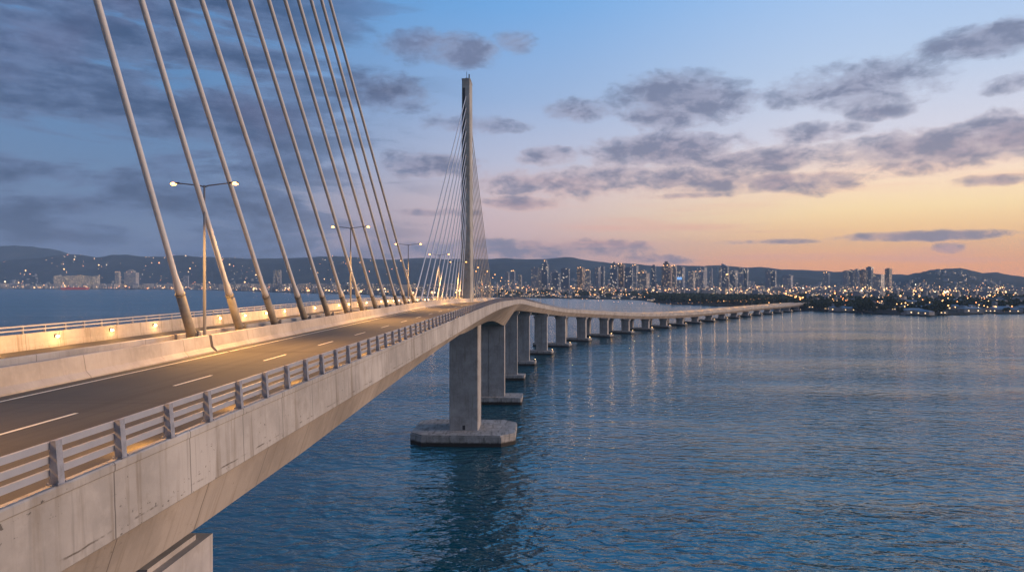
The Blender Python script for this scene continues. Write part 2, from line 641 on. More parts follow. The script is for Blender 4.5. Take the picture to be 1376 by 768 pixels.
# median barriers: precast lengths that meet at the lamp posts
LAMPS = [12.0 + 43.6 * i for i in range(-1, 36)]
LAMPS = [s for s in LAMPS if s < S_END - 20]
jersey_n = [(0.91, 0.0), (0.91, 0.09), (0.62, 0.40), (0.47, 1.31), (0.44, 1.34), (0.22, 1.34), (0.20, 1.30), (0.20, 0.1)]
jersey_f = [(-2.91, 0.0), (-2.35, 0.1), (-2.35, 1.30), (-2.38, 1.34), (-2.60, 1.34), (-2.64, 1.31), (-2.72, 0.40), (-2.91, 0.09)][::-1]
cuts = [S0] + [s - 1.9 for s in LAMPS if s > 0 and s < 345] + [S_END]
for side, prof in (('near', jersey_n), ('far', jersey_f)):
    for i in range(len(cuts) - 1):
        g0 = 0.0 if i == 0 else (0.22 if abs(cuts[i] - 53.7) < 1 else 0.03)
        g1 = 0.22 if abs(cuts[i + 1] - 53.7) < 1 else 0.03
        mb = sweep(prof, cuts[i] + g0, cuts[i + 1] - g1)
        if side == 'near':
            lab = ['pale concrete median barrier length behind the camera side of the road', 'pale concrete barrier length along the road at the left edge, ending at the gap',
                   'pale concrete barrier length beginning at the gap beside the nearest street lamp', 'barrier length from the second street lamp towards the third one',
                   'barrier length from the third street lamp past the outermost thin cables', 'barrier length beside the road just before the distant pylon', 'barrier length passing the foot of the distant pylon', 'barrier length just past the distant pylon', 'long barrier running on along the descending viaduct'][min(i, 8)]
        else:
            lab = ['grey rear median barrier length outside the left edge', 'grey rear median barrier length at the left edge behind the front barrier', 'rear median barrier length behind the first three sleeves', 'rear median barrier length behind the second street lamp', 'rear median barrier length behind the third street lamp', 'rear median barrier length before the distant pylon', 'rear median barrier length behind the foot of the distant pylon', 'rear median barrier length past the distant pylon', 'long rear median barrier along the descending viaduct'][min(i, 8)]
        o = mb.build('median_barrier', M['barrier'])
        tag(o, lab, 'barrier', 'precast concrete barriers along the median')


# ------------------------------------------------------------------ railings
def rail_parts(root, o, z0, heights, size, post_h, s_first, spacing, posts_max, s_last, proto_mb, side):
    names = ['top_rail', 'middle_rail', 'lower_rail']
    for hname, h in zip(names if len(heights) == 3 else [names[0], names[2]], heights):
        a, b = size
        sweep([(o - a, z0 + h - b), (o - a, z0 + h + b), (o + a, z0 + h + b), (o + a, z0 + h - b)][::-1], S0, S_END).build(hname, M['steel'], root)
    proto = None
    rest = MB()
    s = s_first
    n = 0
    while s < s_last:
        f = frame(s)
        loc = P(s, o + side, z0)
        if n < posts_max:
            if proto is None:
                proto = proto_mb.build('post', M['post'], root)
                ob = proto
            else:
                ob = proto.copy()
                COL.objects.link(ob)
                ob.parent = root
            ob.location = loc
            ob.rotation_euler = (0, 0, f.rz)
        else:
            M4 = Matrix.Translation(loc) @ Matrix.Rotation(f.rz, 4, 'Z')
            rest.box(-0.09, 0.09, -0.1, 0.1, 0, post_h, M=M4)
        n += 1
        s += spacing
    r = rest.build('post', M['post'], root)
    r['kind'] = 'stuff'


# near railing: fin posts with a base plate and bolts, three flat rails fixed on the road side
pm = MB()
pv = [(-0.10, 0), (0.13, 0), (0.05, 1.05), (-0.10, 1.05)]
b0 = len(pm.v)
for yy in (-0.11, 0.11):
    for (x, z) in pv:
        pm.v.append((x, yy, z + 0.02))
pm.face([0, 1, 2, 3], [(0, 0), (.2, 0), (.2, 1), (0, 1)])
pm.face([7, 6, 5, 4], [(0, 0), (.2, 0), (.2, 1), (0, 1)])
for i in range(4):
    j = (i + 1) % 4
    pm.face([j, i, i + 4, j + 4], [(0, 0), (.2, 0), (.2, 1), (0, 1)])
pm.box(-0.15, 0.16, -0.17, 0.17, 0.0, 0.022)
for (bx, by) in ((-.12, -.14), (.135, -.14), (-.12, .14), (.135, .14)):
    pm.tube([(bx, by, 0.02), (bx, by, 0.075)], 0.022, 6)
nr = empty('guard_railing', (0, 0, 0), 0, 'grey steel railing with three flat rails on the near edge of the bridge', 'railing', 'steel railings along the bridge edges')
# first post stands 15.98 m along the axis
rail_parts(nr, 15.14, 0.64, (0.95, 0.61, 0.29), (0.045, 0.085), 1.05, 6.0, 2.5, 100, S_END - 4, pm, 0.16)
fm = MB().box(-0.06, 0.06, -0.07, 0.07, 0, 0.68).box(-0.11, 0.11, -0.12, 0.12, 0, 0.02)
fr_ = empty('guard_railing', (0, 0, 0), 0, 'slim two-rail steel railing on top of the far parapet wall by the lit wall lights', 'railing', 'steel railings along the bridge edges')
rail_parts(fr_, -15.22, 1.34, (0.62, 0.30), (0.04, 0.06), 0.68, 24.0, 2.5, 100, S_END - 4, fm, -0.10)


# ------------------------------------------------------------------ lights on the bridge
def add_light(kind, loc, power, col, parent=None, radius=0.1, rot=None, spot=None):
    d = bpy.data.lights.new('lamp_light', kind)
    d.energy = power
    d.color = col
    d.shadow_soft_size = radius
    if kind == 'SPOT':
        d.spot_size = spot
        d.spot_blend = 1.0
    o = bpy.data.objects.new('lamp_light', d)
    COL.objects.link(o)
    o.location = loc
    if rot:
        o.rotation_euler = rot
    if parent:
        o.parent = parent
    return o


AMBER = (1.0, 0.49, 0.13)
LAMP_P = 19500.0
WALL_P = 75.0

sl = empty('street_lamp', (0, 0, 0), 0, 'x', 'street lamp', 'double-armed street lamps along the median')
pb = MB()
pb.box(-0.28, 0.28, -0.28, 0.28, 0.0, 0.05).tube([(0, 0, 0.05), (0, 0, 0.5), (0, 0, 13.45)], [0.15, 0.135, 0.075], 12)
pb.build('pole', M['pole'], sl)
for sx in (-1, 1):
    a = MB()
    a.tube([(0.0, 0, 13.3), (sx * 0.35, 0, 13.42), (sx * 1.3, 0, 13.53), (sx * 2.15, 0, 13.62)], [0.06, 0.055, 0.05, 0.045], 8)
    arm = a.build('arm', M['pole'], sl)
    h = MB()
    pts = [(sx * 2.05, 13.62), (sx * 2.3, 13.68), (sx * 2.85, 13.72)]
    h.prism([(sx * 2.05 if sx > 0 else sx * 2.9, -0.13), (sx * 2.9 if sx > 0 else sx * 2.05, -0.18), (sx * 2.9 if sx > 0 else sx * 2.05, 0.18), (sx * 2.05 if sx > 0 else sx * 2.9, 0.13)], 13.58, 13.70,
            top=[(sx * 2.12 if sx > 0 else sx * 2.85, -0.08), (sx * 2.85 if sx > 0 else sx * 2.12, -0.1), (sx * 2.85 if sx > 0 else sx * 2.12, 0.1), (sx * 2.12 if sx > 0 else sx * 2.85, 0.08)])
    head = h.build('lamp_head', M['dark'], sl)
    MB().ball((sx * 2.62, 0, 13.57), 0.25, 10, 8, sz=0.55).build('lens', M['lamp'], head)
first = True
vis = 0
for i, s in enumerate(LAMPS):
    f = frame(s)
    o = sl if first else copy_tree(sl)
    first = False
    o.location = P(s, -0.95, 0.16)
    o.rotation_euler = (0, 0, f.rz)
    if s < 20:
        lab = 'double-armed street lamp on the median beside or behind the camera'
    else:
        vis += 1
        if vis == 1:
            lab = 'tall double-armed street lamp on the median, the nearest and largest at the left'
        elif vis <= 6:
            lab = f'lit double-armed street lamp on the median, {ORD[vis - 1]} lamp from the left edge'
        else:
            lab = f'tiny street lamp on the descending deck, {ORD[vis - 7]} lamp beyond the distant pylon'
    tag(o, lab, 'street lamp', 'double-armed street lamps along the median')
    # the light it throws on both carriageways
    for sx in (-1, 1):
        if s < 420 or sx > 0:
            add_light('SPOT', (sx * 2.62, 0, 13.38), LAMP_P, AMBER, o, 0.16, (0, -sx * R(35), 0), R(152))

# wall lights low on both parapets
WL = MB().box(-0.09, 0.0, -0.22, 0.22, -0.12, 0.12).box(-0.12, 0.0, -0.25, 0.25, 0.12, 0.15)
wl = empty('wall_light', (0, 0, 0), 0, 'x', 'wall light')
WL.build('housing', M['dark'], wl)
MB().ball((-0.12, 0, -0.03), 0.16, 10, 8, sz=0.7).build('lens', M['walllamp'], wl)
used = False
# far wall: first seen at 57.5 m
FW = [57.5 - 7.5 * 2 + 7.5 * i for i in range(48)]
k = 0
for s in FW:
    o = wl if not used else copy_tree(wl)
    used = True
    f = frame(s)
    o.location = P(s, -15.055, 0.92)
    o.rotation_euler = (0, 0, f.rz + math.pi)
    if s > 56:
        k += 1
        lab = f'small warm wall light on the far parapet, {ORD[k - 1]} from the left edge'
    else:
        lab = 'small warm wall light on the far parapet outside the left edge'
    tag(o, lab, 'wall light', 'warm wall lights along the far parapet')
    if s < 300:
        add_light('POINT', (-0.62, 0, -0.02), WALL_P, AMBER, o, 0.12)
k = 0
for s in [14.75 + 7.5 * i for i in range(44)]:
    o = copy_tree(wl)
    for c in [c for c in o.children if c.type == 'LIGHT']:
        bpy.data.objects.remove(c)
    f = frame(s)
    o.location = P(s, 15.10, 0.25)
    o.rotation_euler = (0, 0, f.rz)
    k += 1
    tag(o, f'low kerb light glowing under the near railing, {ORD[k - 1]} from the lower left', 'kerb light', 'kerb lights under the near railing')
    if s < 260:
        add_light('SPOT', (-0.34, 0, 0.04), 2500, (1.0, 0.46, 0.09), o, 0.10, (0, R(66), 0), R(115))

# ------------------------------------------------------------------ pylons and cables
PY = 258.0


def make_pylon(y, label):
    s = s_at_y(y)
    f = frame(s)
    base = P(s, -1.0, 0.0)
    root = empty('pylon', base, f.rz, label, 'pylon', 'concrete bridge pylons')
    H = 83.0
    w0, d0, w1, d1 = 1.95, 4.6, 1.55, 3.9

    def ring(w, d, c=0.35):
        return [(-w + c, -d), (w - c, -d), (w, -d + c), (w, d - c), (w - c, d), (-w + c, d), (-w, d - c), (-w, -d + c)]
    mb = MB()
    zs = [-2.0, 20, 42, 64, H]
    for a, b in zip(zs[:-1], zs[1:]):
        ta, tb = max(0, a) / H, b / H
        ra = ring(w0 + (w1 - w0) * ta, d0 + (d1 - d0) * ta)
        rb = ring(w0 + (w1 - w0) * tb, d0 + (d1 - d0) * tb)
        mb.prism(ra, a, b - 0.0, top=rb)
    mb.build('shaft', M['pylon'], root)
    # flat dark strips standing in for shaded anchor recesses on the cable faces
    for sy in (-1, 1):
        st = MB()
        for z0 in (20.0,):
            a = d0 + (d1 - d0) * (z0 / H)
            b = d1
            y0, y1 = sy * (a + 0.05), sy * (b + 0.05)
            st.v += [(-1.25, y0, z0), (-0.35, y0, z0), (-0.35, y1, H - 3), (-1.25, y1, H - 3), (-1.25, y0 - sy * .4, z0), (-0.35, y0 - sy * .4, z0), (-0.35, y1 - sy * .4, H - 3), (-1.25, y1 - sy * .4, H - 3)]
            for q in ((0, 1, 2, 3), (7, 6, 5, 4), (0, 4, 5, 1), (1, 5, 6, 2), (2, 6, 7, 3), (3, 7, 4, 0)):
                st.face(q)
        st.build('anchor_recess_shade', M['dark'], root)
    cp = MB().prism(ring(w1 + 0.1, d1 + 0.1), H, H + 0.5)
    cap = cp.build('cap', M['pylon'], root)
    MB().box(-0.5, 0.4, -1.2, 0.2, H + 0.5, H + 1.5).build('beacon_box', M['dark'], cap)
    MB().tube([(0.1, -2.4, H + 0.5), (0.1, -2.4, H + 3.4)], 0.09, 6).build('mast', M['dark'], cap)
    MB().box(0.9, 1.3, -3.4, -3.0, H + 0.5, H + 2.2).build('lightning_rod', M['dark'], cap)
    return root


make_pylon(PY, 'tall slender concrete pylon rising from the middle of the bridge')
make_pylon(8.0, 'near concrete pylon beside the camera, outside the left of the picture')


def make_cable(base, top, rad, sleeve_len, sleeve_r, label, group, big):
    d = (top - base).normalized()
    root = empty('stay_cable', base, 0, label, 'stay cable', group)
    L = (top - base).length
    ang = math.atan2(d.y, d.x)
    # local coordinates along the cable
    e = lambda t: tuple(d * t)
    a = MB()
    a.tube([e(sleeve_len - 0.05), e(sleeve_len + 0.5), e(sleeve_len + 1.6), e(L * 0.5) if L > 6 else e(L * .8), e(L)], [rad * 1.45, rad * 1.42, rad, rad, rad], 12 if big else 7)
    a.build('strand', M['cable'], root)
    b = MB()
    b.tube([e(-0.4), e(sleeve_len)], [sleeve_r * 1.08, sleeve_r], 14 if big else 8)
    sv = b.build('sleeve', M['sleeve'], root)
    if big:
        c = MB()
        c.tube([e(0.55), e(0.72)], sleeve_r * 1.28, 14)
        c.tube([e(sleeve_len - 0.12), e(sleeve_len)], sleeve_r * 1.1, 14)
        c.build('collar', M['sleeve'], root)
        bl = MB()
        Mr = Matrix.Rotation(ang - math.pi / 2, 4, 'Z')
        bl.box(-0.55, 0.55, -0.9, 0.65, 0.0, 0.34, M=Mr)
        bl.box(-0.40, -0.30, -0.1, 0.75, 0.34, 1.35, M=Mr).box(0.30, 0.40, -0.1, 0.75, 0.34, 1.35, M=Mr)
        bl.build('anchor_block', M['sleeve'], root)
        MB().box(-0.62, -0.44, 0.5, 0.68, 0.0, 1.5, M=Mr).build('damper', M['pole'], root)
    return root


# near fan: twelve thick cables; base distance and the picture-top bearing of each give its slope
near_top = [130, 190, 231, 271, 307, 336, 361, 383, 401, 418, 432, 443]
near_base = [258, 322, 369, 409.7, 441, 466, 487, 505, 520, 534, 545, 556]
XC = 28.0
for i, (xt, xb) in enumerate(zip(near_top, near_base)):
    # intersect the rays with the vertical cable plane x = -XC
    d1 = ray(xb, 380 + (727 - xb) * 0.152)
    t1 = -XC / d1.x
    p1 = Vector((-XC, d1.y * t1, CAMH + d1.z * t1))
    d2 = ray(xt, 0)
    t2 = -XC / d2.x
    p2 = Vector((-XC, d2.y * t2, CAMH + d2.z * t2))
    d = (p2 - p1).normalized()
    zb = frame(s_at_y(p1.y)).z + 0.16
    base = p1 + d * ((zb - p1.z) / d.z)
    top = p1 + d * ((8.0 + 4.2 - p1.y) / d.y)
    make_cable(base, top, 0.215, 5.1, 0.35, f'thick pale stay cable in a steel sleeve, {ORD[i]} of the twelve from the left', 'thick stay cables of the near fan', True)
# far pylon fans
yb = [147.6 + 8.45 * i for i in range(12)]
for i, y in enumerate(yb):
    s = s_at_y(y)
    base = P(s, -1.0, 0.16)
    top = Vector((-28.0, PY - 4.0, 129.5 - 4.3 * i))
    make_cable(base, top, 0.16, 2.4, 0.24, f'thin stay cable left of the distant pylon, {ORD[i]} from the outside', 'thin stay cables of the distant pylon', False)
for i in range(12):
    s = s_at_y(PY + PY - yb[i] + 8)
    base = P(s, -1.0, 0.16)
    top = Vector((-28.0, PY + 4.0, 129.5 - 4.3 * i))
    make_cable(base, top, 0.16, 2.4, 0.24, f'thin stay cable right of the distant pylon, {ORD[i]} from the outside', 'thin stay cables of the distant pylon', False)


# ------------------------------------------------------------------ piers
def chamf(w, d, c):
    return [(-w + c, -d), (w - c, -d), (w, -d + c), (w, d - c), (w - c, d), (-w + c, d), (-w, d - c), (-w, -d + c)]


# big pylon pier
pr = empty('pier', (-29.3, 264, 0), 0, 'massive square pier on a wide low footing under the distant pylon, the nearest whole pier', 'pier', 'concrete piers carrying the bridge')
ft = MB()
ft.prism(chamf(19.7, 15.0, 5.0), -3, 3.6, top=None)
ft.prism(chamf(19.4, 14.7, 5.0), 3.6, 4.1)
ft.build('footing', M['footing'], pr)
cm = MB().prism(chamf(5.55, 6.0, 0.35), 4.1, 45.6)
cm.build('column', M['pier'], pr)
MB().box(-0.5, 0.5, -6.06, -5.9, 4.3, 6.0).build('hatch', M['dark'], pr)

# wide leaf pier behind it
s2 = s_at_y(343)


def leaf(root, x0, x1, y0, y1, z0, z1, groove=True, cap=True):
    """one column: two shafts flush with a shadow groove between, and a flared head"""
    xm = (x0 + x1) / 2
    c = MB()
    c.box(x0, xm - 0.16, y0, y1, z0, z1 - 0.02)
    c.box(xm + 0.16, x1, y0, y1, z0, z1 - 0.02)
    c.box(xm - 0.16, xm + 0.16, y0 + 0.35, y1 - 0.35, z0, z1 - 0.02)
    c.build('column', M['pier'], root)
    if cap:
        k = MB()
        h = 2.6
        k.prism([(x0, y0), (x1, y0), (x1, y1), (x0, y1)], z1 - h, z1 - 0.8, top=[(x0 - 1.2, y0 - .3), (x1 + 1.2, y0 - .3), (x1 + 1.2, y1 + .3), (x0 - 1.2, y1 + .3)])
        k.box(x0 - 1.2, x1 + 1.2, y0 - 0.3, y1 + 0.3, z1 - 0.8, z1)
        kk = k.build('pier_cap', M['pier'], root)
        for bx in (x0 + 0.9, x1 - 0.9):
            MB().box(bx - 0.6, bx + 0.6, y0 + 0.6, y1 - 0.6, z1, z1 + 0.5).build('bearing', M['rubber'], kk)


def soffit(s):
    f = frame(s)
    return f.z + 1.69 - interp(DB, s)


# list of (distance along axis y, right edge offset of the right column from the axis, column width, number of columns, left column offset)
f = frame(s2)
root = empty('pier', (f.c[0], f.c[1], 0), f.rz, 'wide grooved pier standing second, just behind the massive near pier', 'pier', 'concrete piers carrying the bridge')
leaf(root, -7.9, 8.05, -3.2, 3.2, 3.4, soffit(s2) + 0.6, cap=False)
MB().prism(chamf(17.0, 7.5, 0.6), -3, 3.5).build('footing', M['footing'], root)
specs = [(425, 9.6), (500, 10.6), (577, 14.6), (648, 15.6)]
pier_s = [s_at_y(y) for y, _ in specs]
s = s_at_y(711)
while s < S_END - 150:
    pier_s.append(s)
    s += 62.0
for i, s in enumerate(pier_s):
    f = frame(s)
    re = specs[i][1] if i < len(specs) else 14.9
    zt = soffit(s) - 0.5
    low = zt < 10.5
    zf = 3.2 if i < 9 else 2.6
    root = empty('pier', (f.c[0], f.c[1], 0), f.rz, f'twin-column viaduct pier on a long footing, {ORD[i + 2]} pier counted from the massive near one', 'pier', 'concrete piers carrying the bridge')
    leaf(root, re - 9.3, re, -1.8, 1.8, zf, zt, cap=True)
    if i >= 2:
        leaf(root, re - 30.4, re - 21.4, -1.8, 1.8, zf, zt, cap=True)
    MB().prism([(p[0] + re - 13.2, p[1]) for p in chamf(18.0, 5.0, 0.5)], -3, zf).build('footing', M['footing'], root)

pl = empty('pier_light', (0, 0, 0), 0, 'x', 'pier light')
MB().box(-0.15, 0.15, -0.3, 0.3, 0, 0.9).box(-0.1, 0.25, -0.4, 0.4, 0.9, 1.35).build('housing', M['dark'], pl)
MB().box(0.25, 0.30, -0.34, 0.34, 0.95, 1.3).build('lens', M['walllamp'], pl)
for n_, s in enumerate(pier_s[1:]):
    f = frame(s)
    re = specs[n_ + 1][1] if n_ + 1 < len(specs) else 14.9
    zf = 3.2 if n_ + 1 < 9 else 2.6
    o = pl if n_ == 0 else copy_tree(pl)
    q = P(s, re + 3.9, 0)
    o.location = (q.x, q.y, zf)
    o.rotation_euler = (0, 0, f.rz)
    tag(o, f'small amber floodlight on a footing end lighting the water, {ORD[n_ + 3]} pier from the near one', 'pier light', 'amber floodlights on the pier footings')
    if n_ == 0:
        add_light('POINT', (0.8, 0, 1.1), 90, AMBER, o, 0.6)

# near pier at the lower left, under the near pylon
root = empty('pier', (-27, 12, 0), 0, 'pale pier head with dark bearings at the lower left under the near deck', 'pier', 'concrete piers carrying the bridge')
MB().box(-13.0, 13.45, -14, 15.6, 41, CAMH - 10.32).build('pier_cap', M['concrete'], root)
MB().box(-9, 10.5, -11, 12, -3, 41).build('column', M['pier'], root)
MB().prism(chamf(20, 15, 5), -3, 4).build('footing', M['footing'], root)
for by in (3.0, 8.2, 13.2):
    MB().box(11.6, 12.75, by - 1.15, by + 1.15, CAMH - 10.32, CAMH - 9.86).build('bearing', M['rubber'], root)
    MB().box(11.3, 13.1, by - 1.7, by + 1.7, CAMH - 10.32, CAMH - 10.12).build('plinth', M['concrete'], root)


# ------------------------------------------------------------------ water
def water_mat():
    m, t = new_mat('sea water')
    geo = t.node('ShaderNodeNewGeometry')
    p = geo.outputs['Position']
    p1 = t.mapping(p, rot=(0, 0, R(18)), scale=(0.75, 1.5, 1))
    big = t.noise(t.mapping(p, rot=(0, 0, R(24)), scale=(0.45, 1.0, 1)), 0.055, 3, 0.5)
    a = t.noise(p1, 0.21, 3, 0.42, 0.5)
    b = t.noise(t.mapping(p, rot=(0, 0, R(-22)), scale=(0.8, 1.5, 1)), 0.60, 2, 0.4, 0.3)
    patch = t.noise(t.mapping(p, rot=(0, 0, R(8)), scale=(0.5, 1.8, 1)), 0.006, 4, 0.55)
    amp = t.math('MULTIPLY_ADD', t.smooth(patch, 0.35, 0.65), 0.75, 0.45)
    h = t.math('ADD', t.math('MULTIPLY', a, 3.6), t.math('ADD', t.math('MULTIPLY', b, 0.75), t.math('MULTIPLY', big, 3.5)))
    ln = t.node('ShaderNodeVectorMath', operation='LENGTH')
    t.link(p, ln.inputs[0])
    h = t.math('MULTIPLY', t.math('MULTIPLY', h, amp), t.math('MULTIPLY_ADD', t.smooth(ln.outputs['Value'], 250, 1300), -0.50, 1.0))
    nb = t.bump(h, 1.0, 0.50)
    c = t.mix(t.smooth(patch, 0.3, 0.7), (0.002, 0.058, 0.082), (0.003, 0.072, 0.100))
    rough = t.math('MULTIPLY_ADD', t.smooth(ln.outputs['Value'], 400, 2200), 0.17, 0.05)
    nd = t.principled(c, rough, normal=nb, ior=2.15, spec=0.5)
    nd.inputs['Specular Tint'].default_value = (0.58, 0.90, 1.0, 1)
    return m


M['water'] = water_mat()
wm = MB()
rs = [0, 40, 90, 150, 230, 350, 600, 1000, 2000, 4000, 8000, 16000, 30000]
na = 64
wm.v.append((0, 0, 0))
for r_ in rs[1:]:
    for i in range(na):
        wm.v.append((r_ * math.cos(2 * math.pi * i / na), r_ * math.sin(2 * math.pi * i / na), 0))
for i in range(na):
    wm.face([0, 1 + i, 1 + (i + 1) % na])
    for k in range(len(rs) - 2):
        a = 1 + k * na
        wm.face([a + i, a + na + i, a + na + (i + 1) % na, a + (i + 1) % na])
tag(wm.build('water', M['water']), kind='structure')

# ------------------------------------------------------------------ land and hills
SHORE = [(-420, 7600), (-200, 7200), (0, 6900), (120, 6700), (240, 6300), (320, 5200), (380, 4350), (460, 3750), (540, 3300), (620, 2980), (700, 2750), (800, 2500), (858, 2400), (876, 2120), (904, 1900), (940, 1834), (972, 1740), (1030, 1600),
         (1065, 1490), (1131, 1386), (1190, 1300), (1246, 1223), (1290, 1270), (1328, 1320), (1376, 1323), (1450, 1280), (1600, 1350), (1800, 1500)]
RIDGE = [(-420, 348), (-200, 350), (-60, 354), (0, 351), (25, 349), (50, 347), (75, 344), (97, 341), (112, 342), (130, 345.5), (150, 343.5), (175, 342.5), (200, 344.5), (220, 344.5), (245, 342.5), (262, 345), (300, 347), (340, 349), (380, 347), (430, 346.5), (450, 345), (480, 346),
         (520, 349), (560, 347), (600, 348), (660, 349), (700, 349.5), (722, 350), (745, 348), (768, 347.5), (782, 351), (830, 355), (880, 357), (950, 358.5), (1000, 360.5), (1060, 361.5), (1090, 364), (1120, 367), (1180, 370), (1222, 370.5), (1238, 366), (1258, 362), (1285, 360.3), (1303, 362), (1318, 367), (1338, 367.5), (1358, 371), (1376, 373), (1450, 371), (1600, 362), (1800, 360)]


def tab(tb, x):
    return float(np.interp(x, [a for a, _ in tb], [b for _, b in tb]))


def hashn(x, y):
    from mathutils import noise
    return noise.fractal(Vector((x, y, 3.3)), 1.0, 2.0, 5)


def ridge_dist(px):
    return tab([(-420, 9600), (600, 9600), (1100, 8600), (1215, 8000), (1240, 6400), (1330, 6400), (1400, 7500), (1800, 8000)], px)


def ground_z(px, dist):
    L = tab(SHORE, px)
    Rd = ridge_dist(px)
    Hr = CAMH + (380 - tab(RIDGE, px)) / 917.0 * Rd
    t = max(0, dist - L)
    z = 1.6 + 3.0 * min(1, t / 120) + 14 * min(1, t / 3500)
    a = L + (Rd - L) * 0.45
    u = min(1.0, max(0.0, (dist - a) / (Rd - a)))
    if dist <= Rd:
        z += (Hr - z) * (u * u * (3 - 2 * u)) ** 1.15
        p = at_d(px, dist)
        z += hashn(p.x / 900, p.y / 900) * 85 * min(1, max(0, u * (1 - u) * 4)) + hashn(p.x / 220, p.y / 220) * 16 * u
    else:
        z = Hr + hashn(at_d(px, Rd).x / 220, at_d(px, Rd).y / 220) * 16 - (dist - Rd) * 0.16
    return z


def land_mat():
    m, t = new_mat('wooded land')
    geo = t.node('ShaderNodeNewGeometry')
    p = geo.outputs['Position']
    n = t.noise(p, 0.012, 8, 0.65)
    n2 = t.noise(p, 0.0016, 5, 0.6)
    c = t.mix(t.smooth(n, 0.35, 0.65), (0.008, 0.014, 0.014), (0.022, 0.030, 0.028))
    c = t.mix(t.math('MULTIPLY', t.smooth(n2, 0.5, 0.7), 0.55), c, (0.07, 0.062, 0.05))
    t.principled(c, 0.95, normal=t.bump(n, 1.0, 14.0), spec=0.1)
    return m


M['land'] = land_mat()
hm = MB()
pxs = list(range(-420, 1801, 10))
fr = [0, 0.004, 0.012, 0.03, 0.06, 0.1, 0.16, 0.23, 0.31, 0.39, 0.45, 0.5, 0.55, 0.6, 0.65, 0.7, 0.75, 0.8, 0.85, 0.9, 0.94, 0.97, 1.0, 1.08, 1.2]
for px in pxs:
    L, Rd = tab(SHORE, px) + 14 * math.sin(px * .37) + 9 * math.sin(px * .11), ridge_dist(px)
    p = at_d(px, L - 3)
    hm.v.append((p.x, p.y, -4))
    for q in fr:
        dd = L + (Rd - L) * q
        p = at_d(px, dd)
        hm.v.append((p.x, p.y, ground_z(px, dd) if q > 0 else 1.4))
n = len(fr) + 1
for i in range(len(pxs) - 1):
    for k in range(n - 1):
        a = i * n + k
        hm.face([a, a + n, a + n + 1, a + 1], None, 0, k > 1)
tag(hm.build('hills', M['land']), kind='structure')
# the hazy mountain far behind at the left
mm = MB()
MP = [(-500, 325), (-300, 322), (-150, 327), (-60, 329), (0, 330.5), (30, 330.5), (55, 332.5), (75, 335.5), (94, 340), (130, 347), (180, 352), (260, 356), (420, 360)]
mpx = list(range(-500, 421, 8))
for px in mpx:
    hz = CAMH + (380 - tab(MP, px)) / 917.0 * 11600 + hashn(px / 30.0, 1) * 20
    for (dd, z) in ((10300, 0), (11000, hz * .55), (11600, hz), (12700, hz * .6)):
        p = at_d(px, dd)
        mm.v.append((p.x, p.y, z))
for i in range(len(mpx) - 1):
    for k in range(3):
        a = i * 4 + k
        mm.face([a, a + 4, a + 5, a + 1], None, 0, True)
tag(mm.build('mountain', M['land']), kind='structure')


# ------------------------------------------------------------------ city
def facade(name, wall, glass, lit, litcol, fw=3.2, fh=3.4, band=False):
    """walls with a window grid; some of the windows are lit"""
    m, t = new_mat(name)
    tc = t.node('ShaderNodeTexCoord')
    uv = tc.outputs['UV']
    oi = t.node('ShaderNodeObjectInfo')
    sep = t.node('ShaderNodeSeparateXYZ')
    t.link(uv, sep.inputs[0])
    fu = t.math('DIVIDE', sep.outputs[0], fw)
    fv = t.math('DIVIDE', sep.outputs[1], fh)
    cu, cv = t.math('FRACT', fu), t.math('FRACT', fv)
    wu = t.math('LESS_THAN', t.math('ABSOLUTE', t.math('SUBTRACT', cu, 0.5)), 0.5 if band else 0.32)
    wv = t.math('LESS_THAN', t.math('ABSOLUTE', t.math('SUBTRACT', cv, 0.5)), 0.30)
    win = t.math('MULTIPLY', wu, wv)
    comb = t.node('ShaderNodeCombineXYZ')
    t.link(t.math('FLOOR', fu), comb.inputs[0])
    t.link(t.math('FLOOR', fv), comb.inputs[1])
    t.link(t.math('MULTIPLY', oi.outputs['Random'], 57.0), comb.inputs[2])
    wn = t.node('ShaderNodeTexWhiteNoise', noise_dimensions='3D')
    t.link(comb.outputs[0], wn.inputs[0])
    on = t.math('MULTIPLY', t.math('GREATER_THAN', wn.outputs[0], 1 - lit), win)
    var = t.math('MULTIPLY_ADD', oi.outputs['Random'], 0.5, 0.7)
    wc = t.mix(1.0, (*wall, 1), t.ramp(var, [(0, 0.55), (1, 1.0)]), 'MULTIPLY')
    wc = t.mix(t.math('MULTIPLY', t.noise(tc.outputs['Object'], 0.06, 4, 0.6), 0.4), wc, tuple(c * .5 for c in wall))
    c = t.mix(win, wc, glass)
    t.principled(c, t.math('MULTIPLY_ADD', win, -0.45, 0.75), emis=litcol, estr=t.math('MULTIPLY', on, 2.6))
    return m


M['tower_grey'] = facade('grey tower wall', (0.30, 0.31, 0.35), (0.04, 0.05, 0.07), 0.035, (1, 0.72, 0.4))
M['tower_blue'] = facade('blue glass tower wall', (0.16, 0.19, 0.25), (0.05, 0.07, 0.10), 0.03, (1, 0.8, 0.55), 3.0, 3.8, True)
M['tower_pale'] = facade('pale tower wall', (0.42, 0.38, 0.35), (0.05, 0.05, 0.06), 0.05, (1, 0.7, 0.38))
M['tower_brown'] = facade('brown tower wall', (0.24, 0.18, 0.15), (0.04, 0.04, 0.05), 0.05, (1, 0.62, 0.3))
M['flats'] = facade('floodlit flats wall', (0.52, 0.43, 0.34), (0.08, 0.07, 0.06), 0.14, (1, 0.68, 0.36), 3.2, 3.2)
M['roof'] = simple('grey roof', (0.12, 0.115, 0.115), 0.8, 0, 0.3, 0.4)
M['roofred'] = simple('rust roof', (0.16, 0.09, 0.065), 0.8, 0, 0.3, 0.4)
M['roofblue'] = simple('pale blue sheet roof', (0.15, 0.18, 0.22), 0.6, 0.1, 0.2, 0.4)
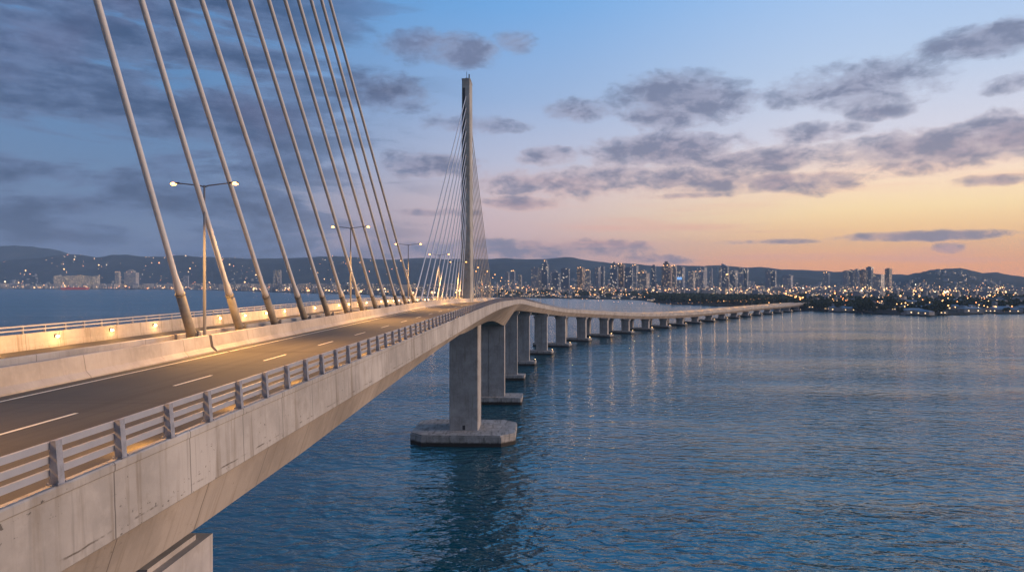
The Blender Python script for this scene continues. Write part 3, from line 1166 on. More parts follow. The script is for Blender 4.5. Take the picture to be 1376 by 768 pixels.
M['wallhouse'] = simple('painted house wall', (0.30, 0.28, 0.26), 0.8, 0, 0.3, 0.2)
M['crown'] = emit('lit roof crown', (1.0, 0.62, 0.28), 2.6)
M['sign_blue'] = emit('blue lit roof sign', (0.15, 0.45, 1.0), 0.9)

TOWERS = [
    # px0, px1, top, dist, material, kind, label
    (714.5, 723.5, 360, 3900, 'tower_grey', 'flat', 'grey slab tower at the left end of the city skyline'),
    (724, 728, 362.5, 4100, 'tower_pale', 'flat', 'narrow pale block right beside the leftmost slab tower'),
    (728.7, 736.5, 351, 3900, 'tower_blue', 'crown', 'tallest slim tower with a tapered top in the left of the skyline'),
    (743, 752.5, 367, 3700, 'tower_blue', 'flat', 'low dark glass block right of the tapered tower'),
    (740, 748, 364, 4600, 'tower_grey', 'flat', 'grey block behind the low dark glass block'),
    (754.7, 765, 361, 3800, 'tower_blue', 'flat', 'dark blue slab tower with a pale end wall'),
    (776.4, 784.5, 360, 4100, 'tower_brown', 'lit', 'brown tower with a glowing warm roof crown'),
    (787, 793, 363.5, 4000, 'tower_pale', 'lit', 'pale tower with small roof lights beside the glowing brown one'),
    (800, 806, 360, 4200, 'tower_grey', 'flat', 'grey tower left half of a close pair'),
    (806.5, 812, 358.5, 4300, 'tower_blue', 'flat', 'blue tower right half of a close pair'),
    (820.8, 830, 353.5, 3900, 'tower_blue', 'step', 'broad dark tower with a stepped lit top'),
    (830.5, 839, 355, 4000, 'tower_brown', 'lit', 'brown tower with bright roof lights against the stepped tower'),
    (840, 850, 360, 3800, 'tower_blue', 'flat', 'wide glass block in the middle of the skyline'),
    (850, 857, 357, 4200, 'tower_grey', 'lit', 'grey tower with a lit crown in the middle of the skyline'),
    (858, 871, 363.5, 3700, 'tower_pale', 'step', 'broad pale block with a stepped roof in mid skyline'),
    (876, 881, 357, 4100, 'tower_blue', 'flat', 'slender dark tower standing alone left of the tall dark pair'),
    (890.3, 902, 352.5, 3900, 'tower_brown', 'step', 'tall dark tower with a square cap on the right of mid skyline'),
    (902.5, 909, 357.5, 3950, 'tower_pale', 'lit', 'pale tower with orange roof lights against the tall square-capped one'),
    (909.5, 919, 359, 4100, 'tower_grey', 'sign', 'grey tower carrying a blue lit sign'),
    (925.8, 933, 365, 3800, 'tower_pale', 'flat', 'pale narrow block right of the blue sign tower'),
    (934, 947, 362, 4300, 'tower_grey', 'step', 'wide grey block with a stepped top'),
    (940.5, 948.5, 359.5, 4700, 'tower_grey', 'flat', 'hazy grey tower behind the wide stepped block'),
    (954, 957, 361, 4500, 'tower_grey', 'flat', 'thin hazy tower left of the slanted one'),
    (966.5, 970, 361, 4400, 'tower_pale', 'flat', 'thin pale tower touching the slanted one'),
    (970.6, 978.5, 355.5, 4000, 'tower_blue', 'slant', 'tall dark tower with a slanted roof'),
    (976, 979.5, 369.5, 3000, 'tower_pale', 'lit', 'low pale block with very bright lights before the slanted tower'),
    (982, 990, 364, 4100, 'tower_blue', 'flat', 'dark slab right of the slanted tower'),
    (993.6, 999, 360.5, 4200, 'tower_grey', 'flat', 'grey left half of twin towers at the right of the skyline'),
    (999.5, 1005, 361, 4200, 'tower_blue', 'flat', 'blue right half of twin towers at the right of the skyline'),
    (1029.5, 1035.5, 364.5, 3900, 'tower_grey', 'flat', 'grey left twin block above the bridge landing'),
    (1036, 1042.5, 364, 3900, 'tower_blue', 'flat', 'dark right twin block above the bridge landing'),
    (1133.5, 1140, 364.5, 4300, 'tower_grey', 'flat', 'grey block at the left of the small right-hand tower group'),
    (1140.5, 1147, 363.5, 4300, 'tower_blue', 'flat', 'dark block second in the small right-hand tower group'),
    (1149, 1154, 362.5, 4300, 'tower_grey', 'flat', 'slim grey tower third in the right-hand tower group'),
    (1156.5, 1163, 363, 4300, 'tower_brown', 'flat', 'brown tower fourth in the right-hand tower group'),
    (1165, 1172, 359.3, 4300, 'tower_blue', 'flat', 'tallest dark tower of the right-hand group'),
    (1190.7, 1197, 361.5, 4300, 'tower_brown', 'flat', 'lone dark tower right of the right-hand group'),
    (1107, 1114, 367, 4300, 'tower_grey', 'lit', 'small hazy block with lights left of the right-hand group'),
    (1175, 1186, 369.5, 4000, 'tower_pale', 'flat', 'low pale block between the right-hand towers'),
    (1053, 1064, 370.5, 4100, 'tower_grey', 'flat', 'low grey block right of the twin blocks above the landing'),
    (74, 84, 371.5, 7000, 'flats', 'flat', 'floodlit beige apartment block, leftmost of the waterfront row'),
    (84.5, 94, 372, 7000, 'flats', 'flat', 'floodlit beige apartment block, second of the waterfront row'),
    (94.5, 105, 371.5, 7000, 'flats', 'flat', 'floodlit beige apartment block, third of the waterfront row'),
    (105.5, 112.5, 371, 7000, 'flats', 'lit', 'floodlit apartment block with bright roof lights in the waterfront row'),
    (113, 122, 372, 7000, 'flats', 'flat', 'floodlit beige apartment block, fifth of the waterfront row'),
    (125.5, 132.5, 372, 7000, 'flats', 'flat', 'separate floodlit apartment block at the right end of the waterfront row'),
    (156, 161, 366, 7000, 'tower_pale', 'lit', 'slim pale tower with lights on the left waterfront'),
    (170, 184, 363.5, 7100, 'tower_pale', 'step', 'broad grey tower block on the left waterfront'),
    (367.5, 371.5, 364, 5600, 'tower_pale', 'flat', 'pale narrow tower on the hillside behind the cables, left of a pair'),
    (373, 377.5, 363.5, 5600, 'tower_pale', 'flat', 'pale narrow tower on the hillside behind the cables, right of a pair'),
    (247, 253, 371, 6400, 'tower_grey', 'flat', 'hazy grey block behind the nearest lamp post'),
    (679, 684, 366.5, 3600, 'tower_grey', 'flat', 'grey tower just right of the far cable fan'),
    (687, 692, 364.5, 3700, 'tower_grey', 'lit', 'grey tower with lights second right of the far cable fan'),
    (697, 701, 370, 3500, 'tower_pale', 'flat', 'low pale block left of the skyline slab tower'),
]
for (a, b, ty, dist, mat, kind, lab) in TOWERS:
    pc = at_d((a + b) / 2, dist)
    w = (b - a) / 917 * dist
    gz = ground_z((a + b) / 2, dist) - 2
    H = CAMH + (381.5 - ty) / 917 * dist - gz
    d = w * random.uniform(0.7, 1.0)
    root = empty('tower_block', (pc.x, pc.y, gz), math.atan2(-pc.x, pc.y) - random.uniform(.2, .6), lab, 'building', 'tower blocks of the far city')
    k = 1.02
    w2, d2 = w / 2 * k, d / 2 * k
    mb = MB()
    if kind == 'crown':
        mb.box(-w2, w2, -d2, d2, 0, H * 0.86)
        mb.prism([(-w2 * .8, -d2 * .8), (w2 * .8, -d2 * .8), (w2 * .8, d2 * .8), (-w2 * .8, d2 * .8)], H * 0.86, H, top=[(-w2 * .45, -d2 * .45), (w2 * .45, -d2 * .45), (w2 * .45, d2 * .45), (-w2 * .45, d2 * .45)])
    elif kind == 'step':
        mb.box(-w2, w2, -d2, d2, 0, H * 0.84).box(-w2 * .72, w2 * .5, -d2 * .72, d2 * .72, H * 0.84, H * 0.94).box(-w2 * .45, w2 * .2, -d2 * .4, d2 * .4, H * .94, H)
    elif kind == 'slant':
        b0 = len(mb.v)
        mb.box(-w2, w2, -d2, d2, 0, H * 0.88)
        b0 = len(mb.v)
        mb.v += [(-w2, -d2, H * .88), (w2, -d2, H * .88), (w2, d2, H * .88), (-w2, d2, H * .88), (-w2, -d2, H), (-w2, d2, H)]
        for q in ((0, 1, 4), (2, 3, 5), (1, 2, 5, 4), (3, 0, 4, 5)):
            mb.face([b0 + i for i in q])
    else:
        mb.box(-w2, w2, -d2, d2, 0, H * 0.965)
        mb.box(-w2 * .5, w2 * .45, -d2 * .5, d2 * .5, H * .965, H)
    mb.build('wall', M[mat], root)
    if kind in ('lit', 'step', 'crown'):
        for (qx, qz) in ((-.6, .0), (.3, .6)) if kind != 'crown' else ((.1, 1.0),):
            MB().ball((w2 * qx, -d2 * 1.0, H * (0.86 if kind == 'step' else .972) + qz * 3), 1.9, 6, 5).build('roof_light', M['lampfar'], root)
    if kind == 'sign':
        MB().box(-w2 * .8, w2 * .8, -d2 - 1.2, -d2 - 0.2, H * .46, H * .56).build('roof_sign', M['sign_blue'], root)
    MB().box(-w2 * 1.5, w2 * 1.4, -d2 * 1.3, d2 * 1.3, 0, H * 0.16).build('podium', M['tower_pale'], root)


# low houses: 300 things nearest to the water, the rest one mass
def house_mb(w, d, h, rk, mats, mb=None, M4=None, lit=False):
    mb = mb or MB()
    M4 = M4 or Matrix.Identity(4)
    mb.box(-w / 2, w / 2, -d / 2, d / 2, -3, h, 0, M4)
    b = len(mb.v)
    e = 0.5
    rh = h + min(2.6, w * 0.18)
    for q in ((-w / 2 - e, -d / 2 - e, h), (w / 2 + e, -d / 2 - e, h), (w / 2 + e, d / 2 + e, h), (-w / 2 - e, d / 2 + e, h), (-w / 4, 0, rh), (w / 4, 0, rh)):
        mb.v.append(tuple(M4 @ Vector(q)))
    for q in ((0, 1, 5, 4), (1, 2, 5), (2, 3, 4, 5), (3, 0, 4)):
        mb.face([b + i for i in q], None, 1)
    mb.face([b + 3, b + 2, b + 1, b], None, 1)
    if lit:
        for wx in (-w * .28, w * .22):
            mb.box(wx - 0.9, wx + 0.9, -d / 2 - 0.12, -d / 2 - 0.02, h * .35, h * .35 + 1.5, 2, M4)
    return mb


hpro = []
for k in range(6):
    w, d, h = [(11, 8, 5), (15, 10, 6), (24, 12, 5), (9, 8, 8), (30, 15, 6), (13, 11, 12)][k]
    rm = [M['roof'], M['roofred'], M['roofblue'], M['roof'], M['roofblue'], M['roof']][k]
    hpro.append((house_mb(w, d, h, 0, None, lit=True), [M['wallhouse'], rm, M['crown']]))
hmesh = []
hname = ['small grey-roofed house', 'rust-roofed house', 'long blue-roofed shed', 'tall narrow house', 'large pale blue-roofed warehouse', 'square flat block of flats']
rng = random.Random(11)


def land_pt(px, dd):
    p = at_d(px, dd)
    return Vector((p.x, p.y, ground_z(px, dd)))


lamp_spots = []
houses = []
for i in range(300):
    u = rng.random()
    if u < 0.50:
        px = rng.uniform(1085, 1400)
        dd = tab(SHORE, px) + 30 + rng.random() ** 1.3 * 1300
    elif u < 0.85:
        px = rng.uniform(660, 880)
        dd = tab(SHORE, px) + 30 + rng.random() ** 1.3 * 1100
    else:
        px = rng.uniform(380, 680)
        dd = tab(SHORE, px) + 30 + rng.random() * 900
    houses.append((px, dd, rng.choice([0, 0, 1, 1, 2, 3, 4, 5])))
houses += [(1127, tab(SHORE, 1127) + 22, 4), (1141, tab(SHORE, 1141) + 30, 4), (1228, tab(SHORE, 1228) + 24, 4), (1243, tab(SHORE, 1243) + 20, 2), (1268, tab(SHORE, 1268) + 26, 0), (1344, tab(SHORE, 1344) + 25, 4), (1362, tab(SHORE, 1362) + 22, 2), (1304, tab(SHORE, 1304) + 40, 4)]
houses = houses[8:]
protos = {}
zone_lab = lambda px: 'among the lamps of the right shore' if px > 1080 else ('on the low shore below the skyline' if px > 660 else 'on the shore behind the stay cables')
for (px, dd, k) in houses:
    if k not in protos:
        mb, ms = hpro[k]
        o = mb.build('house', ms)
        protos[k] = o
    else:
        o = protos[k].copy()
        COL.objects.link(o)
    p = land_pt(px, dd)
    o.location = p
    o.rotation_euler = (0, 0, math.atan2(-p.x, p.y) + rng.uniform(-.7, .7))
    sc = rng.uniform(0.85, 1.3)
    o.scale = (sc, sc, sc)
    tag(o, f'{hname[k]} {zone_lab(px)}', 'house', f'{hname[k]}s {zone_lab(px)}')
mass = MB()
for i in range(2600):
    px = rng.uniform(-60, 1440)
    L = tab(SHORE, px)
    dd = L + (900 if px > 640 else 60) + rng.random() ** 1.2 * (3200 if px > 300 else 1800)
    p = land_pt(px, dd)
    w = rng.uniform(10, 30)
    M4 = Matrix.Translation(p) @ Matrix.Rotation(math.atan2(-p.x, p.y) + rng.uniform(-.8, .8), 4, 'Z')
    h = rng.choice([6, 7, 9, 12, 16, 24])
    mass.box(-w / 2, w / 2, -w * .35, w * .35, -4, h, rng.choice([0, 0, 1, 2]), M4)
for i in range(1000):
    px = rng.uniform(-60, 640)
    dd = tab(SHORE, px) + 40 + rng.random() ** 1.5 * 1300
    p = land_pt(px, dd)
    w = rng.uniform(22, 65)
    h = rng.choice([9, 12, 14, 18, 24, 34, 46])
    M4 = Matrix.Translation(p) @ Matrix.Rotation(math.atan2(-p.x, p.y) + rng.uniform(-.6, .6), 4, 'Z')
    mass.box(-w / 2, w / 2, -12, 12, -4, h, rng.choice([0, 1, 1, 2]), M4)
o = mass.build('town_houses', [M['tower_grey'], M['tower_pale'], M['wallhouse']])
tag(o, 'dense mass of small town buildings spread over the far shore', 'town', kind='stuff')

# lamps on land
def lamp_mesh(r, mat, h):
    return MB().tube([(0, 0, -2), (0, 0, h)], 0.12, 5).ball((0, 0, h + r * .5), r, 7, 5, 1), [M['pole'], mat]


lp = {}
for k, (r, mat, h) in enumerate([(0.85, 'lampfar', 10), (1.15, 'lampfar', 12), (0.8, 'lampwhite', 9), (1.0, 'lampred', 10), (2.0, 'lampfar', 16)]):
    mb, ms = lamp_mesh(r, M[mat], h)
    lp[k] = (mb, ms)
lname = ['small amber shore lamp', 'amber shore lamp', 'white shore lamp', 'orange shore lamp', 'bright amber floodlight mast']
lpro = {}
spots = []
for i in range(17):       # the coast road lamps behind the viaduct
    px = 927 + i * 7.6
    spots.append((px, tab(SHORE, px) + 40, 0, 'in the row along the wooded shore behind the viaduct'))
for i in range(26):       # the lit road where the bridge lands
    q = rng.random()
    px = 1050 + q * 36 + rng.uniform(-4, 4)
    spots.append((px, 1560 + (1 - q) * 900 + rng.uniform(-60, 200), rng.choice([1, 1, 3]), 'in the bright cluster where the bridge lands'))
for i in range(110):
    px = rng.uniform(1088, 1395)
    spots.append((px, tab(SHORE, px) + 25 + rng.random() ** 1.5 * 1500, rng.choice([0, 0, 1, 2, 3]), 'on the right shore'))
spots += [(1330, 2000, 4, 'standing brightest near the right edge'), (1056, 2300, 4, 'left of the bridge landing'), (1210, 1900, 4, 'in the middle of the right shore')]
for i in range(100):
    px = rng.uniform(640, 872)
    spots.append((px, tab(SHORE, px) + 25 + rng.random() ** 1.6 * 1100, rng.choice([0, 0, 1, 1, 2]), 'on the low shore below the skyline'))
for i in range(44):
    px = rng.uniform(400, 640)
    spots.append((px, tab(SHORE, px) + 25 + rng.random() * 700, rng.choice([0, 1, 1, 2]), 'on the shore behind the stay cables'))
for (px, dd, k, where) in spots:
    if k not in lpro:
        o = lp[k][0].build('shore_lamp', lp[k][1])
        lpro[k] = o
    else:
        o = lpro[k].copy()
        COL.objects.link(o)
    o.location = land_pt(px, dd)
    tag(o, f'{lname[k]} {where}', 'lamp', f'{lname[k]}s {where}')
lm = MB()
for i in range(3000):
    px = rng.uniform(-80, 1440)
    L = tab(SHORE, px)
    u = rng.random()
    if px < 640:
        dd = L + 30 + (rng.random() ** 1.5) * (2600 if px > 250 else 1500)
        if u < 0.36 and px < 560:
            dd = L + (ridge_dist(px) - L) * rng.uniform(0.42, 0.97)
            if hashn(px / 40.0, dd / 1100.0) < -0.08:
                continue
    else:
        dd = L + 900 + rng.random() ** 1.3 * 2600
    if hashn(px / 21.0, dd / 420.0) < -0.12 and u > 0.2:
        continue
    p = land_pt(px, dd)
    r = rng.choice([0.5, 0.55, 0.6, 0.7, 0.8, 0.9, 1.2, 2.0]) * (1.0 + dd / 9000.0) * (1.8 if px < 640 else 1.0)
    lm.ball((p.x, p.y, p.z + rng.uniform(8, 26 if px > 640 else 14)), r, 6, 4, rng.choice([0, 0, 1, 2, 3, 3, 3, 3, 4, 4, 4]))
for i in range(420):
    px = rng.uniform(-60, 640)
    L = tab(SHORE, px)
    p = land_pt(px, L + 25 + rng.random() ** 2 * 900)
    r = rng.choice([0.6, 0.8, 0.9, 1.2, 2.0]) * (1.0 + L / 9000.0) * 1.5
    lm.ball((p.x, p.y, p.z + rng.uniform(5, 30)), r, 6, 4, rng.choice([0, 0, 1, 2, 3, 4, 4]))
o = lm.build('town_lights', [M['lampfar'], M['lampwhite'], M['lampred'], M['lampdim'], M['lampwarm']])
tag(o, 'countless small warm town lights scattered over the far shore and hillsides', 'town lights', kind='stuff')


# ------------------------------------------------------------------ trees
def leaf_mat(name, a, b):
    m, t = new_mat(name)
    tc = t.node('ShaderNodeTexCoord')
    n = t.noise(tc.outputs['Object'], 0.35, 4, 0.6)
    c = t.mix(t.smooth(n, 0.35, 0.65), a, b)
    t.principled(c, 0.9, spec=0.1)
    return m


M['leaf'] = leaf_mat('dark foliage', (0.028, 0.04, 0.02), (0.06, 0.075, 0.035))
M['bark'] = simple('bark', (0.09, 0.07, 0.05), 0.9)


def crown_into(mb, c, rx, rz, n, rg, size=1.2):
    lob = [(Vector((rg.gauss(0, .45) * rx, rg.gauss(0, .45) * rx, rg.gauss(0, .35) * rz)), rg.uniform(.45, .8)) for _ in range(6)]
    for i in range(n):
        lc, lr = lob[i % 6]
        v = Vector((rg.gauss(0, 1), rg.gauss(0, 1), rg.gauss(0, 1))).normalized() * (rg.random() ** 0.4) * lr
        q = Vector(c) + lc + Vector((v.x * rx, v.y * rx, v.z * rz))
        a = Vector((rg.gauss(0, 1), rg.gauss(0, 1), rg.gauss(0, 1))).normalized()
        b_ = a.cross(Vector((rg.gauss(0, 1), rg.gauss(0, 1), rg.gauss(0, 1)))).normalized()
        s = size * rg.uniform(.6, 1.3)
        k = len(mb.v)
        for (x, y) in ((-1, -.6), (1, -.6), (.7, .8), (-.7, .8)):
            mb.v.append(tuple(q + a * x * s + b_ * y * s))
        mb.face([k, k + 1, k + 2, k + 3])


tp = []
for k in range(3):
    rg = random.Random(40 + k)
    root = empty('tree', (0, 0, 0), 0, 'x', 'tree')
    cm_ = MB()
    rx, rz = [(5.5, 4.2), (7.0, 4.6), (4.4, 6.0)][k]
    crown_into(cm_, (0, 0, 3.0 + rz), rx, rz, 520, rg)
    cm_.build('crown', M['leaf'], root)
    tk = MB().tube([(0, 0, -2), (0.1, 0, 3), (0.3, 0.1, 3 + rz)], [0.45, 0.35, 0.12], 6)
    for q in range(4):
        a = q * 1.6 + k
        tk.tube([(0.1, 0, 3 + q * .5), (math.cos(a) * rx * .5, math.sin(a) * rx * .5, 4.5 + q * .8)], [0.16, 0.05], 5)
    tk.build('trunk', M['bark'], root)
    tp.append(root)
tn = ['round dark tree', 'wide spreading dark tree', 'tall dark tree']
tused = [False] * 3
tsp = []
for i in range(75):
    px = rng.uniform(880, 1062)
    tsp.append((px, tab(SHORE, px) + 12 + rng.random() ** 1.8 * 170, 'on the wooded shore behind the viaduct'))
for i in range(40):
    px = rng.uniform(1066, 1128)
    tsp.append((px, tab(SHORE, px) + 8 + rng.random() * 150, 'around the bridge landing'))
for i in range(85):
    px = rng.choice([rng.uniform(1128, 1390), rng.gauss(1240, 26), rng.gauss(1165, 12)])
    tsp.append((px, tab(SHORE, px) + 8 + rng.random() ** 1.5 * 260, 'on the right shore'))
for (px, dd, where) in tsp:
    k = rng.randrange(3)
    o = tp[k] if not tused[k] else copy_tree(tp[k])
    tused[k] = True
    o.location = land_pt(px, dd)
    o.rotation_euler = (0, 0, rng.uniform(0, 6.28))
    sc = rng.uniform(.8, 1.5)
    o.scale = (sc, sc, sc * rng.uniform(.85, 1.15))
    tag(o, f'{tn[k]} {where}', 'tree', f'{tn[k]}s {where}')
wd = MB()
for i in range(1500):
    u = rng.random()
    if u < 0.5:
        px = rng.uniform(866, 1068)
        dd = tab(SHORE, px) + 150 + rng.random() * 700
    elif u < 0.8:
        px = rng.uniform(1070, 1400)
        dd = tab(SHORE, px) + 200 + rng.random() * 1600
    else:
        px = rng.uniform(560, 870)
        dd = tab(SHORE, px) + 200 + rng.random() * 1400
    p = land_pt(px, dd)
    crown_into(wd, (p.x, p.y, p.z + 6), rng.uniform(7, 12), rng.uniform(5, 7), 42, rng, 3.0)
o = wd.build('woodland', M['leaf'])
tag(o, 'dark woods between the houses of the far shore', 'woods', kind='stuff')

# ------------------------------------------------------------------ cargo ship, cars, boat
sp = at_h(100, 388.9, 0)
ship = empty('cargo_ship', (sp.x, sp.y, 0), math.atan2(sp.y, sp.x) - math.pi / 2, 'red-hulled cargo ship with deck lights lying off the left shore', 'ship')
ship.scale = (1, 1, 1.6)
M['hull'] = simple('red ship hull', (0.42, 0.045, 0.03), 0.5, 0, 0.2, 0.05)
M['white'] = simple('white ship paint', (0.6, 0.58, 0.55), 0.5, 0, 0.15, 0.1)
hl = MB().prism([(-104, -13), (88, -14), (108, 0), (88, 14), (-104, 13)], -2, 11, top=[(-104, -14), (92, -15), (114, 0), (92, 15), (-104, 14)])
hl.build('hull', M['hull'], ship)
MB().box(-96, -72, -12, 12, 11, 30).box(-92, -76, -14, 14, 30, 34).build('bridge_house', M['white'], ship)
MB().box(-88, -80, -4, 4, 34, 42).build('funnel', M['hull'], ship)
for hx in (-40, 0, 40):
    MB().box(hx - 14, hx + 14, -10, 10, 11, 14).build('hatch', M['hull'], ship)
    MB().tube([(hx + 18, 0, 11), (hx + 18, 0, 30)], 1.2, 6).tube([(hx + 18, 0, 29), (hx - 8, 0, 20)], 0.7, 6).build('crane', M['white'], ship)
for (x, z, r_) in ((-74, 24, 2.6), (-84, 36, 2.2), (88, 17, 2.4), (96, 15, 1.8), (-70, 16, 2.0)):
    MB().ball((x, -13, z), r_, 7, 5).build('deck_light', M['lampfar'], ship)

M['carwhite'] = simple('white car paint', (0.6, 0.6, 0.6), 0.3, 0, 0.05)
M['cardark'] = simple('dark car paint', (0.05, 0.055, 0.07), 0.3, 0, 0.05)
M['glass'] = simple('car glass', (0.02, 0.025, 0.03), 0.1, 0, 0.05)


def make_car(tall):
    root = empty('car', (0, 0, 0), 0, 'x', 'car', 'cars driving on the viaduct')
    b = MB()
    h = 1.05 if not tall else 1.3
    b.prism([(-0.85, -2.2), (0.85, -2.2), (0.92, -1.8), (0.92, 1.8), (0.85, 2.2), (-0.85, 2.2), (-0.92, 1.8), (-0.92, -1.8)], 0.35, h)
    b.build('body', M['carwhite'] if tall else M['cardark'], root)
    c = MB().prism([(-0.85, -1.2), (0.85, -1.2), (0.85, 2.0), (-0.85, 2.0)], h, h + (0.9 if tall else .5), top=[(-0.72, -0.7), (0.72, -0.7), (0.72, 1.8 if tall else 1.3), (-0.72, 1.8 if tall else 1.3)])
    c.build('cabin', M['glass'], root)
    for (x, y) in ((-.86, -1.4), (.86, -1.4), (-.86, 1.4), (.86, 1.4)):
        MB().tube([(x - .1, y, .33), (x + .1, y, .33)], 0.33, 12).build('wheel', M['rubber'], root)
    for x in (-.62, .62):
        MB().ball((x, -2.2, h - .25), .16, 8, 6).build('headlight', M['head'], root)
    return root


cars = [(s_at_y(590), -6.0, True), (s_at_y(700), -11, False), (s_at_y(762), -6.5, False), (s_at_y(802), -11, True)]
c1, c2 = make_car(True), make_car(False)
cu = {True: False, False: False}
clab = ['white van with headlights on, nearest vehicle on the descending viaduct', 'dark car with headlights on, second vehicle on the viaduct', 'dark car third along the viaduct with its headlights on', 'white van farthest along the viaduct with headlights on']
for (s, o_, tall), lab in zip(cars, clab):
    src = c1 if tall else c2
    o = src if not cu[tall] else copy_tree(src)
    cu[tall] = True
    f = frame(s)
    o.location = P(s, o_, 0.005)
    o.rotation_euler = (0, 0, f.rz)
    tag(o, lab, 'car', 'cars driving on the viaduct')

bp = at_h(832.5, 403.6, 0)
boat = empty('ferry_boat', (bp.x, bp.y, 0), 0.6, 'small lit boat on the water just off the shore behind the viaduct', 'boat')
MB().prism([(-2.2, -7), (2.2, -7), (2.4, 3), (0, 8.5), (-2.4, 3)], -0.6, 1.6).build('hull', M['white'], boat)
MB().box(-1.6, 1.6, -5, 2, 1.6, 4.2).build('cabin', M['white'], boat)
MB().tube([(0, -1, 4.2), (0, -1, 8)], 0.12, 6).build('mast', M['pole'], boat)
MB().ball((0, -1, 8), 0.9, 8, 6).build('lamp', M['lampwhite'], boat)

# ------------------------------------------------------------------ sky
SUN_AZ = 84.0      # degrees right of the bridge axis
SUN_EL = 11.0
w = bpy.data.worlds.new('World')
scn.world = w
w.use_nodes = True
t = NT(w.node_tree)
tc = t.node('ShaderNodeTexCoord')
d = tc.outputs['Generated']
sep = t.node('ShaderNodeSeparateXYZ')
t.link(d, sep.inputs[0])
X, Y, Z = sep.outputs
az = t.math('MULTIPLY', t.math('ARCTAN2', X, Y), 180 / math.pi)        # degrees right of the bridge axis
el = t.math('MULTIPLY', t.math('ARCSINE', Z), 180 / math.pi)


def azel(px, py):
    v = ray(px, py).normalized()
    return math.degrees(math.atan2(v.x, v.y)), math.degrees(math.asin(v.z))


def lin(r, g, b):
    f = lambda c: (c / 255 / 12.92) if c <= 10 else ((c / 255 + 0.055) / 1.055) ** 2.4
    return (f(r), f(g), f(b))


el01 = t.math('DIVIDE', el, 90.0, clamp=True)


def sky_ramp(stops):
    return t.ramp(el01, [(e / 90.0, lin(*c)) for e, c in stops])


right = sky_ramp([(0, (255, 160, 84)), (1.6, (255, 172, 92)), (3.5, (255, 197, 120)), (5.5, (255, 220, 158)), (8, (248, 218, 190)), (11, (206, 204, 216)), (16, (176, 194, 220)), (24, (138, 178, 224)), (36, (100, 172, 236)), (60, (84, 164, 236)), (90, (84, 140, 206))])
mid = sky_ramp([(0, (140, 128, 146)), (1.5, (168, 146, 158)), (4, (206, 174, 172)), (7, (202, 182, 186)), (10, (176, 180, 202)), (15, (140, 166, 204)), (22, (104, 156, 210)), (34, (88, 166, 230)), (60, (80, 164, 236)), (90, (84, 140, 206))])
left = sky_ramp([(0, (84, 100, 132)), (3, (98, 114, 146)), (8, (96, 122, 158)), (14, (86, 124, 168)), (22, (76, 130, 182)), (34, (72, 142, 202)), (60, (78, 156, 222)), (90, (84, 140, 206))])
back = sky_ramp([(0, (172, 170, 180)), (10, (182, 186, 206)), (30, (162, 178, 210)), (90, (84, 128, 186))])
sk = t.mix(t.smooth(az, -30, -1), left, mid)
sk = t.mix(t.smooth(az, -7, 27), sk, right)
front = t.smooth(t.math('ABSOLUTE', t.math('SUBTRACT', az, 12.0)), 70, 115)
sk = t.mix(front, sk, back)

# clouds: warped ellipses of cloud cover, broken up by noise
wv = t.node('ShaderNodeCombineXYZ')
t.link(az, wv.inputs[0])
t.link(t.math('MULTIPLY', el, 1.95), wv.inputs[1])
wvec = wv.outputs[0]
n_big = t.noise(t.mapping(wvec, loc=(3, 1, 0)), 0.10, 7, 0.58, 0.25)
n_fine = t.noise(t.mapping(wvec, loc=(13, 7, 0)), 0.34, 8, 0.62, 0.2)
nz = t.math('ADD', t.math('MULTIPLY', t.math('SUBTRACT', n_big, 0.5), 4.2), t.math('MULTIPLY', t.math('SUBTRACT', n_fine, 0.5), 3.4))
CL = [  # px, py, half width px, half height px, gain
    (1150, 112, 120, 32, 1), (1320, 55, 110, 20, 1), (1370, 110, 50, 14, .8), (905, 140, 95, 34, .9), (795, 147, 62, 16, .8),
    (1230, 205, 150, 24, 1.15), (1360, 178, 60, 26, 1.1), (1120, 242, 70, 14, .9), (900, 205, 130, 28, .75), (840, 243, 180, 22, 1.0), (1010, 215, 110, 18, .8),
    (735, 210, 40, 14, .9), (705, 273, 55, 9, .9), (1040, 245, 40, 12, .9), (1085, 178, 75, 14, .7), (915, 263, 60, 5, .8), (1225, 317, 120, 6, 1.1), (1030, 325, 90, 4, .8), (1275, 333, 18, 6, 1), (1335, 242, 50, 8, .9),
    (600, 68, 80, 22, .9), (690, 55, 30, 22, .5), (575, 222, 62, 16, .9), (590, 285, 60, 6, .7), (640, 168, 75, 14, .5), (520, 125, 60, 24, .8),
    (745, 338, 130, 16, .95), (650, 335, 160, 14, .8), (870, 348, 60, 8, .7), (1180, 150, 50, 12, .6), (1000, 130, 40, 12, .5),
]
best = None
for (px, py, hw, hh, g) in CL:
    a0, e0 = azel(px, py)
    a1 = azel(px + hw, py)[0] - a0
    e1 = azel(px, py - hh)[1] - e0
    da = t.math('DIVIDE', t.math('SUBTRACT', az, a0), a1 * 1.05)
    de = t.math('DIVIDE', t.math('SUBTRACT', el, e0), e1 * 1.1)
    q = t.math('SUBTRACT', g + 0.15, t.math('ADD', t.math('MULTIPLY', da, da), t.math('MULTIPLY', de, de)))
    best = q if best is None else t.math('MAXIMUM', best, q)
best = t.math('MAXIMUM', best, -2.2)
qq = t.math('ADD', best, nz)
dens = t.math('ADD', t.math('MULTIPLY', t.smooth(qq, -0.4, 0.45), 0.5), t.math('MULTIPLY', t.smooth(qq, 0.0, 1.3), 0.5))
